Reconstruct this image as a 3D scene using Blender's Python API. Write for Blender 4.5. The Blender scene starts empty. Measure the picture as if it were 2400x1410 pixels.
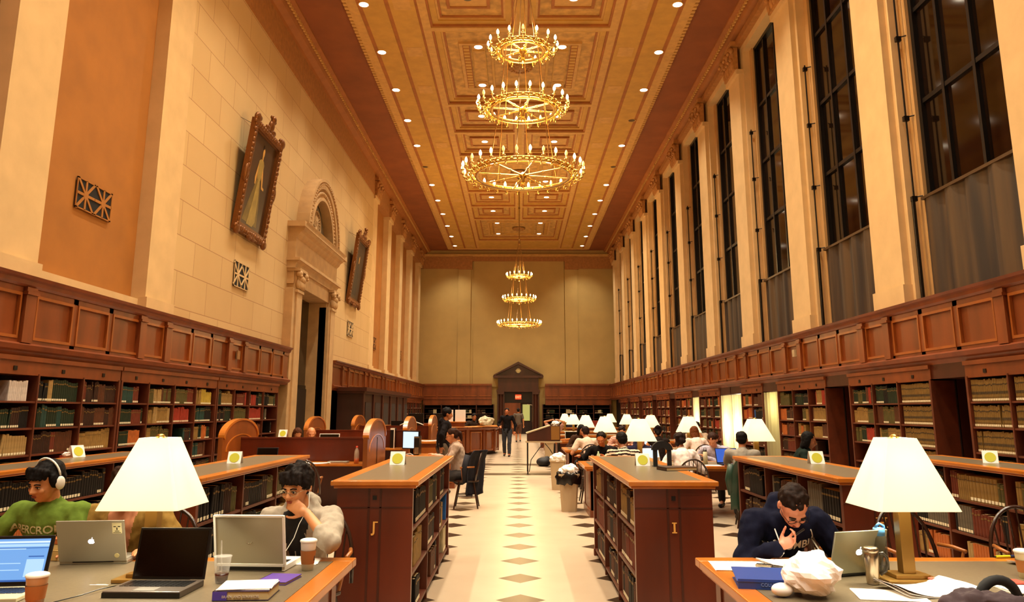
import bpy, math, random
from mathutils import Vector, Matrix, Euler, noise
from mathutils.bvhtree import BVHTree
random.seed(7)
R = random.Random(11)
SC = bpy.context.scene
COL = SC.collection
# ---------------- camera, world, exposure ----------------
PITCH = math.atan(351/1800)
cam_d = bpy.data.cameras.new('camera'); cam = bpy.data.objects.new('camera', cam_d); COL.objects.link(cam)
cam_d.sensor_width = 36; cam_d.lens = 36*1800/2400
cam_d.shift_x = -12/2400; cam_d.shift_y = -95/2400
cam_d.clip_start = .05; cam_d.clip_end = 200
cam.location = (0, 0, 1.6); cam.rotation_euler = (math.pi/2+PITCH, 0, 0)
SC.camera = cam
w = bpy.data.worlds.new('night'); SC.world = w; w.use_nodes = True
w.node_tree.nodes['Background'].inputs[0].default_value = (.9, .5, .22, 1)
w.node_tree.nodes['Background'].inputs[1].default_value = .01
SC.view_settings.view_transform = 'Standard'
try: SC.view_settings.look = 'None'
except Exception: pass
SC.view_settings.gamma = 1; SC.view_settings.use_curve_mapping = False
SC.view_settings.exposure = 0.5
SC.cycles.use_denoising = True
SC.cycles.max_bounces = 5; SC.cycles.diffuse_bounces = 4; SC.cycles.glossy_bounces = 3
SC.cycles.transparent_max_bounces = 12; SC.cycles.transmission_bounces = 6
SC.cycles.caustics_reflective = False; SC.cycles.caustics_refractive = False
SC.cycles.sample_clamp_indirect = 6
XC = .1           # ceiling centre line
ZC = 12.8         # ceiling height
YK = [19.86+2.94*k for k in range(-9, 12)]   # rows of downlights, k = i-9
DL_W, CH_W, LAMP_W = 700, 310, 50
def light(name, kind, loc, power, color, parent=None, **kw):
    d = bpy.data.lights.new(name, kind); d.energy = power; d.color = color
    for k, v in kw.items(): setattr(d, k, v)
    o = bpy.data.objects.new(name, d); COL.objects.link(o); o.location = loc
    if parent: o.parent = parent
    return o
# ---------------- mesh helpers ----------------
def lin(c):
    if isinstance(c, str):
        c = c.lstrip('#'); c = [int(c[i:i+2], 16)/255 for i in (0, 2, 4)]
        return tuple(x/12.92 if x <= .04045 else ((x+.055)/1.055)**2.4 for x in c)
    return tuple(c)
class MB:
    def __init__(s): s.v = []; s.f = []; s.m = []; s.sm = []
    def add(s, vs, fs, m=0, sm=False):
        n = len(s.v); s.v += [tuple(v) for v in vs]
        for f in fs: s.f.append(tuple(n+i for i in f)); s.m.append(m); s.sm.append(sm)
        return s
    def box(s, x0, x1, y0, y1, z0, z1, m=0, M=None):
        vs = [Vector((x, y, z)) for z in (z0, z1) for y in (y0, y1) for x in (x0, x1)]
        if M is not None: vs = [M @ v for v in vs]
        return s.add(vs, [(0, 2, 3, 1), (4, 5, 7, 6), (0, 1, 5, 4), (2, 6, 7, 3), (0, 4, 6, 2), (1, 3, 7, 5)], m)
    def cb(s, c, d, m=0, M=None):
        return s.box(c[0]-d[0]/2, c[0]+d[0]/2, c[1]-d[1]/2, c[1]+d[1]/2, c[2]-d[2]/2, c[2]+d[2]/2, m, M)
    def cyl(s, p0, p1, r0, r1=None, n=12, m=0, cap=True, sm=True):
        if r1 is None: r1 = r0
        p0 = Vector(p0); p1 = Vector(p1); a = (p1-p0)
        if a.length < 1e-7: return s
        q = a.to_track_quat('Z', 'Y').to_matrix()
        vs = []
        for p, r in ((p0, r0), (p1, r1)):
            for i in range(n):
                t = 2*math.pi*i/n; vs.append(p+q @ Vector((r*math.cos(t), r*math.sin(t), 0)))
        s.add(vs, [(i, (i+1) % n, n+(i+1) % n, n+i) for i in range(n)], m, sm)
        if cap: s.add(vs, [tuple(range(n-1, -1, -1)), tuple(range(n, 2*n))], m)
        return s
    def lathe(s, prof, c=(0, 0, 0), n=16, m=0, sm=True, M=None):
        vs = []
        for r, z in prof:
            for i in range(n):
                t = 2*math.pi*i/n; v = Vector((c[0]+r*math.cos(t), c[1]+r*math.sin(t), c[2]+z)); vs.append(M @ v if M is not None else v)
        fs = []
        for j in range(len(prof)-1):
            for i in range(n): fs.append((j*n+i, j*n+(i+1) % n, (j+1)*n+(i+1) % n, (j+1)*n+i))
        s.add(vs, fs, m, sm)
        return s
    def tube(s, path, r, n=8, m=0, closed=False):
        P = [Vector(p) for p in path]; k = len(P); vs = []
        up = Vector((0, 0, 1)); prev = None
        for i, p in enumerate(P):
            if closed: t = P[(i+1) % k]-P[i-1]
            else: t = P[min(i+1, k-1)]-P[max(i-1, 0)]
            t.normalize()
            if prev is None: u = t.orthogonal()
            else: u = prev-t*prev.dot(t)
            if u.length < 1e-6: u = t.orthogonal()
            u.normalize(); prev = u; w_ = t.cross(u)
            rr = r[i] if isinstance(r, (list, tuple)) else r
            for j in range(n):
                a = 2*math.pi*j/n; vs.append(p+(u*math.cos(a)+w_*math.sin(a))*rr)
        fs = []
        for i in range(k if closed else k-1):
            for j in range(n):
                a, b = i*n, ((i+1) % k)*n; fs.append((a+j, a+(j+1) % n, b+(j+1) % n, b+j))
        if not closed: fs += [tuple(range(n-1, -1, -1)), tuple((k-1)*n+j for j in range(n))]
        return s.add(vs, fs, m, True)
    def prism(s, poly, a, b, axis='Y', m=0, M=None):
        def P(u, v, w_): return Vector({'Y': (u, w_, v), 'X': (w_, u, v), 'Z': (u, v, w_)}[axis])
        n = len(poly); vs = [P(u, v, a) for u, v in poly]+[P(u, v, b) for u, v in poly]
        if M is not None: vs = [M @ v for v in vs]
        return s.add(vs, [(i, (i+1) % n, n+(i+1) % n, n+i) for i in range(n)]+[tuple(range(n-1, -1, -1)), tuple(range(n, 2*n))], m)
    def ell(s, c, r, m=0, n=14, k=9, M=None):
        c = Vector(c); vs = []
        if not isinstance(r, (tuple, list, Vector)): r = (r, r, r)
        for j in range(1, k):
            ph = math.pi*j/k
            for i in range(n):
                t = 2*math.pi*i/n; v = Vector((r[0]*math.sin(ph)*math.cos(t), r[1]*math.sin(ph)*math.sin(t), r[2]*math.cos(ph)))
                vs.append(c+(M @ v if M is not None else v))
        e = Vector((0, 0, r[2])); e = M @ e if M is not None else e
        vs += [c+e, c-e]; T = len(vs)-2; fs = []
        for j in range(k-2):
            for i in range(n): fs.append((j*n+i, (j+1)*n+i, (j+1)*n+(i+1) % n, j*n+(i+1) % n))
        for i in range(n): fs.append((T, i, (i+1) % n)); fs.append((T+1, (k-2)*n+(i+1) % n, (k-2)*n+i))
        return s.add(vs, fs, m, True)
    def cap(s, p0, p1, r0, r1, m=0, n=12):
        p0 = Vector(p0); p1 = Vector(p1)
        s.cyl(p0, p1, r0, r1, n, m); s.ell(p0, r0, m, n, 8); s.ell(p1, r1, m, n, 8); return s
    def mesh(s, name, mats):
        me = bpy.data.meshes.new(name); me.from_pydata(s.v, [], s.f)
        for mt in (mats if isinstance(mats, (list, tuple)) else [mats]): me.materials.append(mt)
        me.polygons.foreach_set('material_index', s.m); me.polygons.foreach_set('use_smooth', s.sm)
        me.update(); return me
    def build(s, name, mats, parent=None, bevel=0, loc=None, rot=None):
        o = bpy.data.objects.new(name, s.mesh(name, mats)); COL.objects.link(o)
        if parent: o.parent = parent
        if loc is not None: o.location = loc
        if rot is not None: o.rotation_euler = rot
        if bevel:
            b = o.modifiers.new('bevel', 'BEVEL'); b.width = bevel; b.segments = 2; b.limit_method = 'ANGLE'; b.angle_limit = .6
        return o
def tag(o, label=None, cat=None, group=None, kind=None):
    if label: o['label'] = label
    if cat: o['category'] = cat
    if group: o['group'] = group
    if kind: o['kind'] = kind
    return o
def empty(name, loc=(0, 0, 0), rz=0, label=None, cat=None, group=None):
    o = bpy.data.objects.new(name, None); COL.objects.link(o); o.location = loc; o.rotation_euler = (0, 0, rz); o.empty_display_size = .1
    return tag(o, label, cat, group)
def struct(o): o['kind'] = 'structure'; return o
def copy_tree(o, parent=None, **kw):
    c = o.copy(); COL.objects.link(c); c.parent = parent
    if parent is None:
        for k in ('label', 'group'):
            if k in c: del c[k]
    for ch in (CH[o.name] if o.name in CH else list(o.children)): copy_tree(ch, c)
    return c
CH = {}
def CHREG(o):
    if o.name in CH: return
    CH[o.name] = list(o.children)
    for c in CH[o.name]: CHREG(c)
def inst(proto, loc, rz=0, label=None, group=None, first=[]):
    if proto.name not in first: first.append(proto.name); o = proto
    else: o = copy_tree(proto)
    o.location = loc; o.rotation_euler = (0, 0, rz)
    if label: o['label'] = label
    if group: o['group'] = group
    return o
# ---------------- materials ----------------
MATS = {}
def mat(name, col, rough=.5, metal=0, emit=0, ecol=None, alpha=1, trans=0, noise_=None, bump=None, wood=None, coat=0, spec=None, ior=None, sheen=0):
    if name in MATS: return MATS[name]
    m = bpy.data.materials.new(name); m.use_nodes = True; nt = m.node_tree; b = nt.nodes['Principled BSDF']
    c = lin(col)
    b.inputs['Base Color'].default_value = (*c, 1); b.inputs['Roughness'].default_value = rough; b.inputs['Metallic'].default_value = metal
    if spec is not None: b.inputs['Specular IOR Level'].default_value = spec
    if coat: b.inputs['Coat Weight'].default_value = coat; b.inputs['Coat Roughness'].default_value = .15
    if trans: b.inputs['Transmission Weight'].default_value = trans
    if ior: b.inputs['IOR'].default_value = ior
    if alpha < 1: b.inputs['Alpha'].default_value = alpha
    if sheen: b.inputs['Sheen Weight'].default_value = sheen
    if emit: b.inputs['Emission Color'].default_value = (*lin(ecol or col), 1); b.inputs['Emission Strength'].default_value = emit
    tc = None
    def tex(scale, detail=4, sc=(1, 1, 1)):
        nonlocal tc
        if tc is None: tc = nt.nodes.new('ShaderNodeTexCoord')
        mp = nt.nodes.new('ShaderNodeMapping'); mp.inputs['Scale'].default_value = sc
        nt.links.new(tc.outputs['Object'], mp.inputs[0])
        n = nt.nodes.new('ShaderNodeTexNoise'); n.inputs['Scale'].default_value = scale; n.inputs['Detail'].default_value = detail
        nt.links.new(mp.outputs[0], n.inputs['Vector']); return n
    if noise_ or wood:
        if wood: n = tex(wood[0], 6, wood[2]); amt = wood[1]
        else: n = tex(noise_[0], 5); amt = noise_[1]
        r = nt.nodes.new('ShaderNodeValToRGB'); r.color_ramp.elements[0].position = .3; r.color_ramp.elements[1].position = .7
        r.color_ramp.elements[0].color = (*[x*(1-amt) for x in c], 1); r.color_ramp.elements[1].color = (*[min(1, x*(1+amt)) for x in c], 1)
        nt.links.new(n.outputs['Fac'], r.inputs[0]); nt.links.new(r.outputs[0], b.inputs['Base Color'])
    if bump:
        n = tex(bump[0], 6); bp = nt.nodes.new('ShaderNodeBump'); bp.inputs['Strength'].default_value = bump[1]; bp.inputs['Distance'].default_value = bump[2] if len(bump) > 2 else .01
        nt.links.new(n.outputs['Fac'], bp.inputs['Height']); nt.links.new(bp.outputs[0], b.inputs['Normal'])
    MATS[name] = m; return m
W_RED = mat('red_wood', '#7a3a16', .38, wood=(3, .28, (1, 1, .25)), coat=.15)
W_END = mat('mahogany_wood', '#5a200a', .36, wood=(3, .3, (1, 1, .25)), coat=.2)
W_DARK = mat('dark_wood', '#401809', .4, wood=(3, .3, (1, 1, .25)))
W_EDGE = mat('orange_wood', '#b8681a', .3, wood=(5, .2, (1, .3, 1)), coat=.3)
W_SHELF = mat('shelf_wood', '#5a260f', .45, wood=(4, .3, (1, .3, 1)))
W_BACK = mat('shelf_back', '#1c0a06', .7)  # shelf wood and backs coloured darker to put recess shadow into the material
W_ARCH = mat('honey_wood', '#844618', .35, wood=(4, .25, (1, 1, .3)))
LINO = mat('grey_linoleum', '#6a5d48', .32, noise_=(60, .12))
STONE = mat('cream_stone', '#d6b480', .75, noise_=(2.5, .07), bump=(30, .08))
STONE_D = mat('portal_stone', '#bd9766', .7, noise_=(3, .12), bump=(18, .2))
BROWN = mat('brown_plaster', '#a46824', .8, noise_=(1.6, .1))
CEIL_T = mat('ceiling_tan', '#c99a48', .7, noise_=(3, .1))
CEIL_Y = mat('ceiling_ochre', '#cfa05a', .7, noise_=(5, .1))
CEIL_R = mat('ceiling_rust', '#a8672e', .7, noise_=(3, .15))
CEIL_B = mat('ceiling_border', '#8c4c24', .7, noise_=(1.2, .15))
GOLD = mat('gilt_brass', '#d6ac5c', .25, 1)
GILT = mat('gilt_frame', '#7c4c20', .42, .6, bump=(25, .5, .02))
BRASS = mat('satin_brass', '#9c7636', .38, .55)
BLACK = mat('black_plastic', '#0c0a0a', .3)
BLACKM = mat('black_metal', '#16100c', .35, .3)
SILVER = mat('aluminium', '#b4ae9c', .32, .75)
WHITE = mat('white_plastic', '#e8e2d4', .4)
PAPER = mat('white_paper', '#f4ece2', .7)
PAGES = mat('page_block', '#cdb888', .8)
CHROME = mat('brushed_steel', '#b8aa90', .22, .95)
CLEAR = mat('clear_plastic', '#e8e4dc', .12, alpha=.28)
BULB = mat('glowing_bulb', '#fff2d0', .4, emit=14, ecol='#ffdc9a'); BULB.cycles.emission_sampling = 'NONE'
DOWN = mat('downlight_lens', '#fff2d8', .4, emit=9, ecol='#fff0d2'); DOWN.cycles.emission_sampling = 'NONE'
SHADE = bpy.data.materials.new('glowing_shade'); SHADE.use_nodes = True
_n = SHADE.node_tree; _o = _n.nodes['Material Output']; _n.nodes.remove(_n.nodes['Principled BSDF'])
_t = _n.nodes.new('ShaderNodeBsdfTranslucent'); _t.inputs[0].default_value = (.95, .92, .74, 1); _d = _n.nodes.new('ShaderNodeBsdfDiffuse'); _d.inputs[0].default_value = (.9, .86, .7, 1)
_e = _n.nodes.new('ShaderNodeEmission'); _e.inputs[0].default_value = (1, .9, .6, 1); _e.inputs[1].default_value = .22
_m = _n.nodes.new('ShaderNodeMixShader'); _m.inputs[0].default_value = .6; _a = _n.nodes.new('ShaderNodeAddShader')
_n.links.new(_d.outputs[0], _m.inputs[1]); _n.links.new(_t.outputs[0], _m.inputs[2]); _n.links.new(_m.outputs[0], _a.inputs[0]); _n.links.new(_e.outputs[0], _a.inputs[1]); _n.links.new(_a.outputs[0], _o.inputs[0])
GLASSD = mat('night_glass', '#120a05', .06, spec=.7)
BEIGE = mat('beige_plastic', '#b8a07c', .5)
def color_mat(name, c, rough=.6, **k): return mat(name, c, rough, **k)
# ---------------- floor ----------------
def node(nt, t, **kw):
    n = nt.nodes.new(t)
    for k, v in kw.items(): setattr(n, k, v)
    return n
def math_(nt, op, a, b=None, c=None):
    n = nt.nodes.new('ShaderNodeMath'); n.operation = op
    for i, x in enumerate((a, b, c)):
        if x is None: continue
        if isinstance(x, (int, float)): n.inputs[i].default_value = x
        else: nt.links.new(x, n.inputs[i])
    return n.outputs[0]
def floor_mat():
    m = bpy.data.materials.new('terrazzo_diamonds'); m.use_nodes = True; nt = m.node_tree; b = nt.nodes['Principled BSDF']
    tc = node(nt, 'ShaderNodeTexCoord'); sp = node(nt, 'ShaderNodeSeparateXYZ'); nt.links.new(tc.outputs['Object'], sp.inputs[0])
    x, y = sp.outputs[0], sp.outputs[1]
    fx = math_(nt, 'ABSOLUTE', math_(nt, 'SUBTRACT', math_(nt, 'FRACT', math_(nt, 'DIVIDE', math_(nt, 'ADD', x, 95-.03+.475), .95)), .5))
    fy = math_(nt, 'ABSOLUTE', math_(nt, 'SUBTRACT', math_(nt, 'FRACT', math_(nt, 'DIVIDE', math_(nt, 'ADD', y, 87.5-7.036+.4375), .875)), .5))
    d = math_(nt, 'ADD', math_(nt, 'MULTIPLY', fx, .95), math_(nt, 'MULTIPLY', fy, .875))
    dia = math_(nt, 'LESS_THAN', d, .215)
    b1 = math_(nt, 'LESS_THAN', math_(nt, 'ABSOLUTE', math_(nt, 'SUBTRACT', y, 20.3)), .36)
    b2 = math_(nt, 'LESS_THAN', math_(nt, 'ABSOLUTE', math_(nt, 'SUBTRACT', y, 23.8)), .4)
    msk = math_(nt, 'MAXIMUM', dia, math_(nt, 'MAXIMUM', b1, b2))
    n = node(nt, 'ShaderNodeTexNoise'); n.inputs['Scale'].default_value = 2.2; n.inputs['Detail'].default_value = 6; nt.links.new(tc.outputs['Object'], n.inputs['Vector'])
    ra = node(nt, 'ShaderNodeValToRGB'); ra.color_ramp.elements[0].color = (*lin('#b09880'), 1); ra.color_ramp.elements[1].color = (*lin('#c2ae94'), 1); nt.links.new(n.outputs[0], ra.inputs[0])
    rb = node(nt, 'ShaderNodeValToRGB'); rb.color_ramp.elements[0].color = (*lin('#2a1c12'), 1); rb.color_ramp.elements[1].color = (*lin('#402c1c'), 1); nt.links.new(n.outputs[0], rb.inputs[0])
    mx = node(nt, 'ShaderNodeMix', data_type='RGBA'); nt.links.new(msk, mx.inputs[0]); nt.links.new(ra.outputs[0], mx.inputs[6]); nt.links.new(rb.outputs[0], mx.inputs[7])
    nt.links.new(mx.outputs[2], b.inputs['Base Color']); b.inputs['Roughness'].default_value = .32; b.inputs['Specular IOR Level'].default_value = .3
    return m
struct(MB().box(-7.6, 8.2, -12, 56, -.2, 0).build('floor', floor_mat()))
# ---------------- ceiling ----------------
ce = MB()
ce.box(-7.6, 8.2, -12, 57, ZC+.6, ZC+.8, 3)
def cbox(x0, x1, y0, y1, z0, z1, m): ce.box(XC+x0, XC+x1, y0, y1, z0, z1, m)
Y0C, Y1C = -12, 53.4
for s in (-1, 1):
    a, b = sorted((s*4.9, s*7.2)); cbox(a, b, -12, 57, ZC+.12, ZC+.3, 3)
    for u, v, zz, mm in ((4.62, 4.9, 0, 1), (4.5, 4.62, .03, 2), (3.84, 4.5, .02, 0), (3.72, 3.84, .05, 2), (3.0, 3.72, .03, 0), (2.92, 3.0, .06, 2), (2.78, 2.92, .02, 1)):
        a, b = sorted((s*u, s*v)); cbox(a, b, Y0C, Y1C, ZC+zz, ZC+.3, mm)
    y = Y0C
    while y < Y1C:   # toothed edge and painted rectangles
        a, b = sorted((s*4.88, s*5.0)); cbox(a, b, y, y+.11, ZC-.01, ZC+.25, 1); y += .2
    for yk in YK:
        a, b = sorted((s*3.12, s*3.6)); cbox(a, b, yk-.32, yk+.32, ZC+.022, ZC+.1, 1)
cbox(-4.9, 4.9, Y1C, 57, ZC+.12, ZC+.3, 3)
cbox(-4.9, 4.9, Y1C-.25, Y1C, ZC-.005, ZC+.3, 1)
cbox(-2.9, 2.9, 50.75, Y1C-.25, ZC+.03, ZC+.3, 0)
def coffer(x0, x1, y0, y1, light_panel=None):
    rings = [(0, .10, .02, 1), (.10, .16, .06, 2), (.16, .34, .12, 0), (.34, .40, .17, 1), (.40, .46, .2, 2)]
    for a, b, z, m in rings:
        for (p, q, r_, t) in ((x0+a, x1-a, y0+a, y0+b), (x0+a, x1-a, y1-b, y1-a), (x0+a, x0+b, y0+b, y1-b), (x1-b, x1-a, y0+b, y1-b)):
            cbox(p, q, r_, t, ZC+z, ZC+.35, m)
    cbox(x0+.46, x1-.46, y0+.46, y1-.46, ZC+.24, ZC+.4, 4)
    return
def frame(x0, x1, y0, y1, wd, z, m):
    for (p, q, r_, t) in ((x0, x1, y0, y0+wd), (x0, x1, y1-wd, y1), (x0, x0+wd, y0+wd, y1-wd), (x1-wd, x1, y0+wd, y1-wd)): cbox(p, q, r_, t, z, ZC+.3, m)
for i, yk in enumerate(YK[:-1]):
    k = i-9
    if k % 4 in (3, 0):      # pair of rectangular coffers
        for s in (-1, 1):
            a, b = sorted((s*.1, s*2.78)); coffer(a, b, yk-1.47, yk+1.47)
            frame(s*1.5-.62, s*1.5+.62, yk-.52, yk+.52, .09, ZC+.17, 2); cbox(s*1.5-.53, s*1.5+.53, yk-.43, yk+.43, ZC+.2, ZC+.3, 1)
        cbox(-.1, .1, yk-1.47, yk+1.47, ZC, ZC+.3, 0)
    elif k % 4 == 1:
        yc = yk+1.47; coffer(-2.78, 2.78, yk-1.47, yk+4.41)
        frame(-1.95, 1.95, yc-1.75, yc+1.75, .1, ZC+.16, 1)
        for s in (-1, 1):
            a, b = sorted((s*1.62, s*1.85)); cbox(a, b, yc-1.7, yc+1.7, ZC+.18, ZC+.3, 2)
            y = yc-1.6
            while y < yc+1.6: cbox(s*1.735-.09, s*1.735+.09, y, y+.15, ZC+.165, ZC+.3, 0); y += .22
            a, b = sorted((s*1.12, s*1.56)); cbox(a, b, yc-1.7, yc+1.7, ZC+.2, ZC+.3, 4)
            frame(a, b, yc-1.7, yc-1.22, .03, ZC+.18, 0); frame(a, b, yc+1.22, yc+1.7, .03, ZC+.18, 0)
            frame(a, b, yc-1.2, yc+1.2, .03, ZC+.18, 0)
        frame(-.95, .95, yc-1.7, yc+1.7, .08, ZC+.18, 0)
struct(ce.build('ceiling', [CEIL_T, CEIL_Y, CEIL_R, CEIL_B, mat('ceiling_panel', '#c79a55', .75, noise_=(4, .28))]))
# coffer rosettes
for yc in (24.27+k*11.76 for k in (-2, -1, 0, 1, 2)):
    r_ = MB().lathe([(.02, 0), (.2, .02), (.24, .06), (.34, .03), (.42, .07), (.42, .12)], n=20)
    for i in range(10):
        t = i*math.pi/5; r_.ell((.3*math.cos(t), .3*math.sin(t), .04), (.07, .07, .04))
    struct(r_.build('trim_rosette', mat('rosette_plaster', '#a8763a', .6, noise_=(9, .3)), loc=(XC, yc, ZC+.08)))
# ---------------- side wall cornice / frieze ----------------
FRIEZE = mat('frieze_plaster', '#a8713a', .7, noise_=(7, .16), bump=(9, .5, .03))
def cornice(side, x):
    s = side; mb = MB()
    prof = [(0, 12.44), (-.12, 12.5), (-.16, 12.62), (-.34, 12.7), (-.4, 12.8), (-.62, 12.86), (-.62, 13.1), (.6, 13.1), (.6, 12.44)]
    mb.prism([(s*(x+u), z) for u, z in prof], -12, 55, 'Y', 0)
    y = 9
    while y < 54:
        a, b = sorted((s*(x-.44), s*(x-.5))); mb.box(a, b, y, y+.09, 12.74, 12.82, 1); y += .18
    return mb
struct(cornice(-1, 6.85).build('trim_1', [mat('cornice_plaster', '#a06026', .7, noise_=(3, .1)), CEIL_Y]))
struct(cornice(1, 6.85).build('trim_2', [MATS['cornice_plaster'], CEIL_Y]))
# ---------------- left wall ----------------
def block_mat():
    m = bpy.data.materials.new('stone_blocks'); m.use_nodes = True; nt = m.node_tree; b = nt.nodes['Principled BSDF']
    tc = node(nt, 'ShaderNodeTexCoord'); sp = node(nt, 'ShaderNodeSeparateXYZ'); nt.links.new(tc.outputs['Object'], sp.inputs[0])
    cb = node(nt, 'ShaderNodeCombineXYZ'); nt.links.new(sp.outputs[1], cb.inputs[0]); nt.links.new(sp.outputs[2], cb.inputs[1])
    br = node(nt, 'ShaderNodeTexBrick'); nt.links.new(cb.outputs[0], br.inputs['Vector'])
    br.inputs['Scale'].default_value = 1; br.inputs['Mortar Size'].default_value = .008; br.inputs['Brick Width'].default_value = 1.5; br.inputs['Row Height'].default_value = .72
    br.inputs['Color1'].default_value = (*lin('#d8b680'), 1); br.inputs['Color2'].default_value = (*lin('#d0ac76'), 1); br.inputs['Mortar'].default_value = (*lin('#a87e50'), 1)
    n = node(nt, 'ShaderNodeTexNoise'); n.inputs['Scale'].default_value = .9; n.inputs['Detail'].default_value = 6; nt.links.new(tc.outputs['Object'], n.inputs['Vector'])
    r = node(nt, 'ShaderNodeValToRGB'); r.color_ramp.elements[0].color = (.86, .84, .8, 1); r.color_ramp.elements[1].color = (1, 1, 1, 1); nt.links.new(n.outputs[0], r.inputs[0])
    mx = node(nt, 'ShaderNodeMix', data_type='RGBA', blend_type='MULTIPLY'); mx.inputs[0].default_value = 1
    nt.links.new(br.outputs[0], mx.inputs[6]); nt.links.new(r.outputs[0], mx.inputs[7]); nt.links.new(mx.outputs[2], b.inputs['Base Color']); b.inputs['Roughness'].default_value = .75
    return m
BLOCK = block_mat()
wl = MB()
wl.box(-7.5, -7.02, -12, 22.6, 0, 12.6, 0)            # backing behind the recessed panels
wl.box(-7.5, -7.02, 27.2, 55, 0, 12.6, 0)
wl.box(-7.5, -7.02, 22.6, 27.2, 7.0, 12.6, 0)
wl.box(-7.4, -7.3, 22.6, 27.2, 0, 7.0, 0)
PL = [9.57-4.24*4, 9.57-4.24*3, 9.57-4.24*2, 9.57-4.24, 9.57, 13.81, 35.0, 39.24, 43.48, 47.72, 51.96]
wl.box(-7.02, -6.75, 14.86, 22.7, 3.2, 11.57, 2); wl.box(-7.02, -6.75, 27.2, 35.0, 3.2, 11.57, 2)
wl.box(-7.02, -6.75, 22.7, 27.2, 6.4, 11.57, 2)
wl.box(-7.02, -6.72, -12, 55, 11.57, 12.6, 3)
for y in PL:
    wl.box(-7.02, -6.75, y, y+1.05, 3.2, 11.57, 1); wl.box(-7.02, -6.7, y-.04, y+1.09, 3.2, 3.62, 1)
    wl.box(-7.02, -6.66, y-.05, y+1.1, 11.4, 11.57, 1)
for a, b in ((-12, 13.81), (36.0, 55)): wl.box(-7.02, -6.86, a, b, 3.0, 3.58, 1)
struct(wl.build('wall_left', [BROWN, STONE, BLOCK, FRIEZE]))
def capital(x, y, s, wd=1.05, z=11.57, h=.87):
    mb = MB(); xf = x-s*.05
    a, b = sorted((x, x-s*.14)); mb.box(a, b, y, y+wd, z, z+h*.8, 0)
    a, b = sorted((x, x-s*.22)); mb.box(a, b, y-.08, y+wd+.08, z+h*.82, z+h, 0)
    for i in range(5):
        yy = y+wd*(i+.5)/5; mb.ell((x-s*.15, yy, z+h*.22), (.05, .08, .17)); mb.ell((x-s*.19, yy, z+h*.4), (.06, .06, .06))
    for yy in (y+.04, y+wd-.04, y+wd/2): mb.ell((x-s*.2, yy, z+h*.7), (.1, .11, .11)); mb.ell((x-s*.28, yy, z+h*.58), (.05, .07, .06))
    return mb
CAPM = mat('capital_plaster', '#b07a40', .7, noise_=(9, .2))
for y in PL: struct(capital(-6.75, y, -1).build('trim_capital', CAPM))
# ---------------- right wall with windows ----------------
PR = [13.46+4.24*n for n in range(-6, 10)]
wr = MB()
for yc in PR:
    wr.box(6.6, 7.3, yc-.54, yc+.54, 3.2, 11.57, 0); wr.box(6.72, 7.3, yc-.65, yc+.65, 3.2, 12.1, 0); wr.box(6.92, 7.4, yc-.85, yc+.85, 3.2, 12.1, 1)
    wr.box(6.56, 7.3, yc-.57, yc+.57, 3.2, 3.7, 0); wr.box(6.52, 7.2, yc-.58, yc+.58, 11.42, 11.57, 0)
wr.box(6.72, 7.4, -12, 55, 12.1, 12.6, 0); wr.box(6.55, 7.4, -12, 55, 12.3, 12.5, 2)
wr.box(6.62, 7.4, -12, 55, 3.0, 3.22, 0); wr.box(7.35, 7.4, -12, 55, 12.1, 12.6, 0)
struct(wr.build('wall_right', [STONE, mat('shaded_reveal_stone', '#c49a62', .75, noise_=(2.5, .08)), FRIEZE]))  # deeper stone tone paints in the weaker light on the window reveals
for yc in PR: struct(capital(6.6, yc-.54, 1).build('trim_capital', CAPM))
def curtain_mat(name, c1, c2, rough):
    m = bpy.data.materials.new(name); m.use_nodes = True; nt = m.node_tree; b = nt.nodes['Principled BSDF']
    tc = node(nt, 'ShaderNodeTexCoord'); mp = node(nt, 'ShaderNodeMapping'); mp.inputs['Scale'].default_value = (1, 3, .2); nt.links.new(tc.outputs['Object'], mp.inputs[0])
    n = node(nt, 'ShaderNodeTexNoise'); n.inputs['Scale'].default_value = 1; n.inputs['Detail'].default_value = 3; nt.links.new(mp.outputs[0], n.inputs['Vector'])
    r = node(nt, 'ShaderNodeValToRGB'); r.color_ramp.elements[0].position = .38; r.color_ramp.elements[1].position = .62; r.color_ramp.elements[0].color = (*lin(c1), 1); r.color_ramp.elements[1].color = (*lin(c2), 1)
    nt.links.new(n.outputs[0], r.inputs[0]); nt.links.new(r.outputs[0], b.inputs['Base Color']); b.inputs['Roughness'].default_value = rough; b.inputs['Specular IOR Level'].default_value = .6
    return m
SCR = curtain_mat('pleated_screen', '#24160a', '#523a1a', .7); GL = curtain_mat('dark_pane', '#080402', '#1c1008', .07)
FRM = mat('window_frame_black', '#070403', .4)
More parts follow.
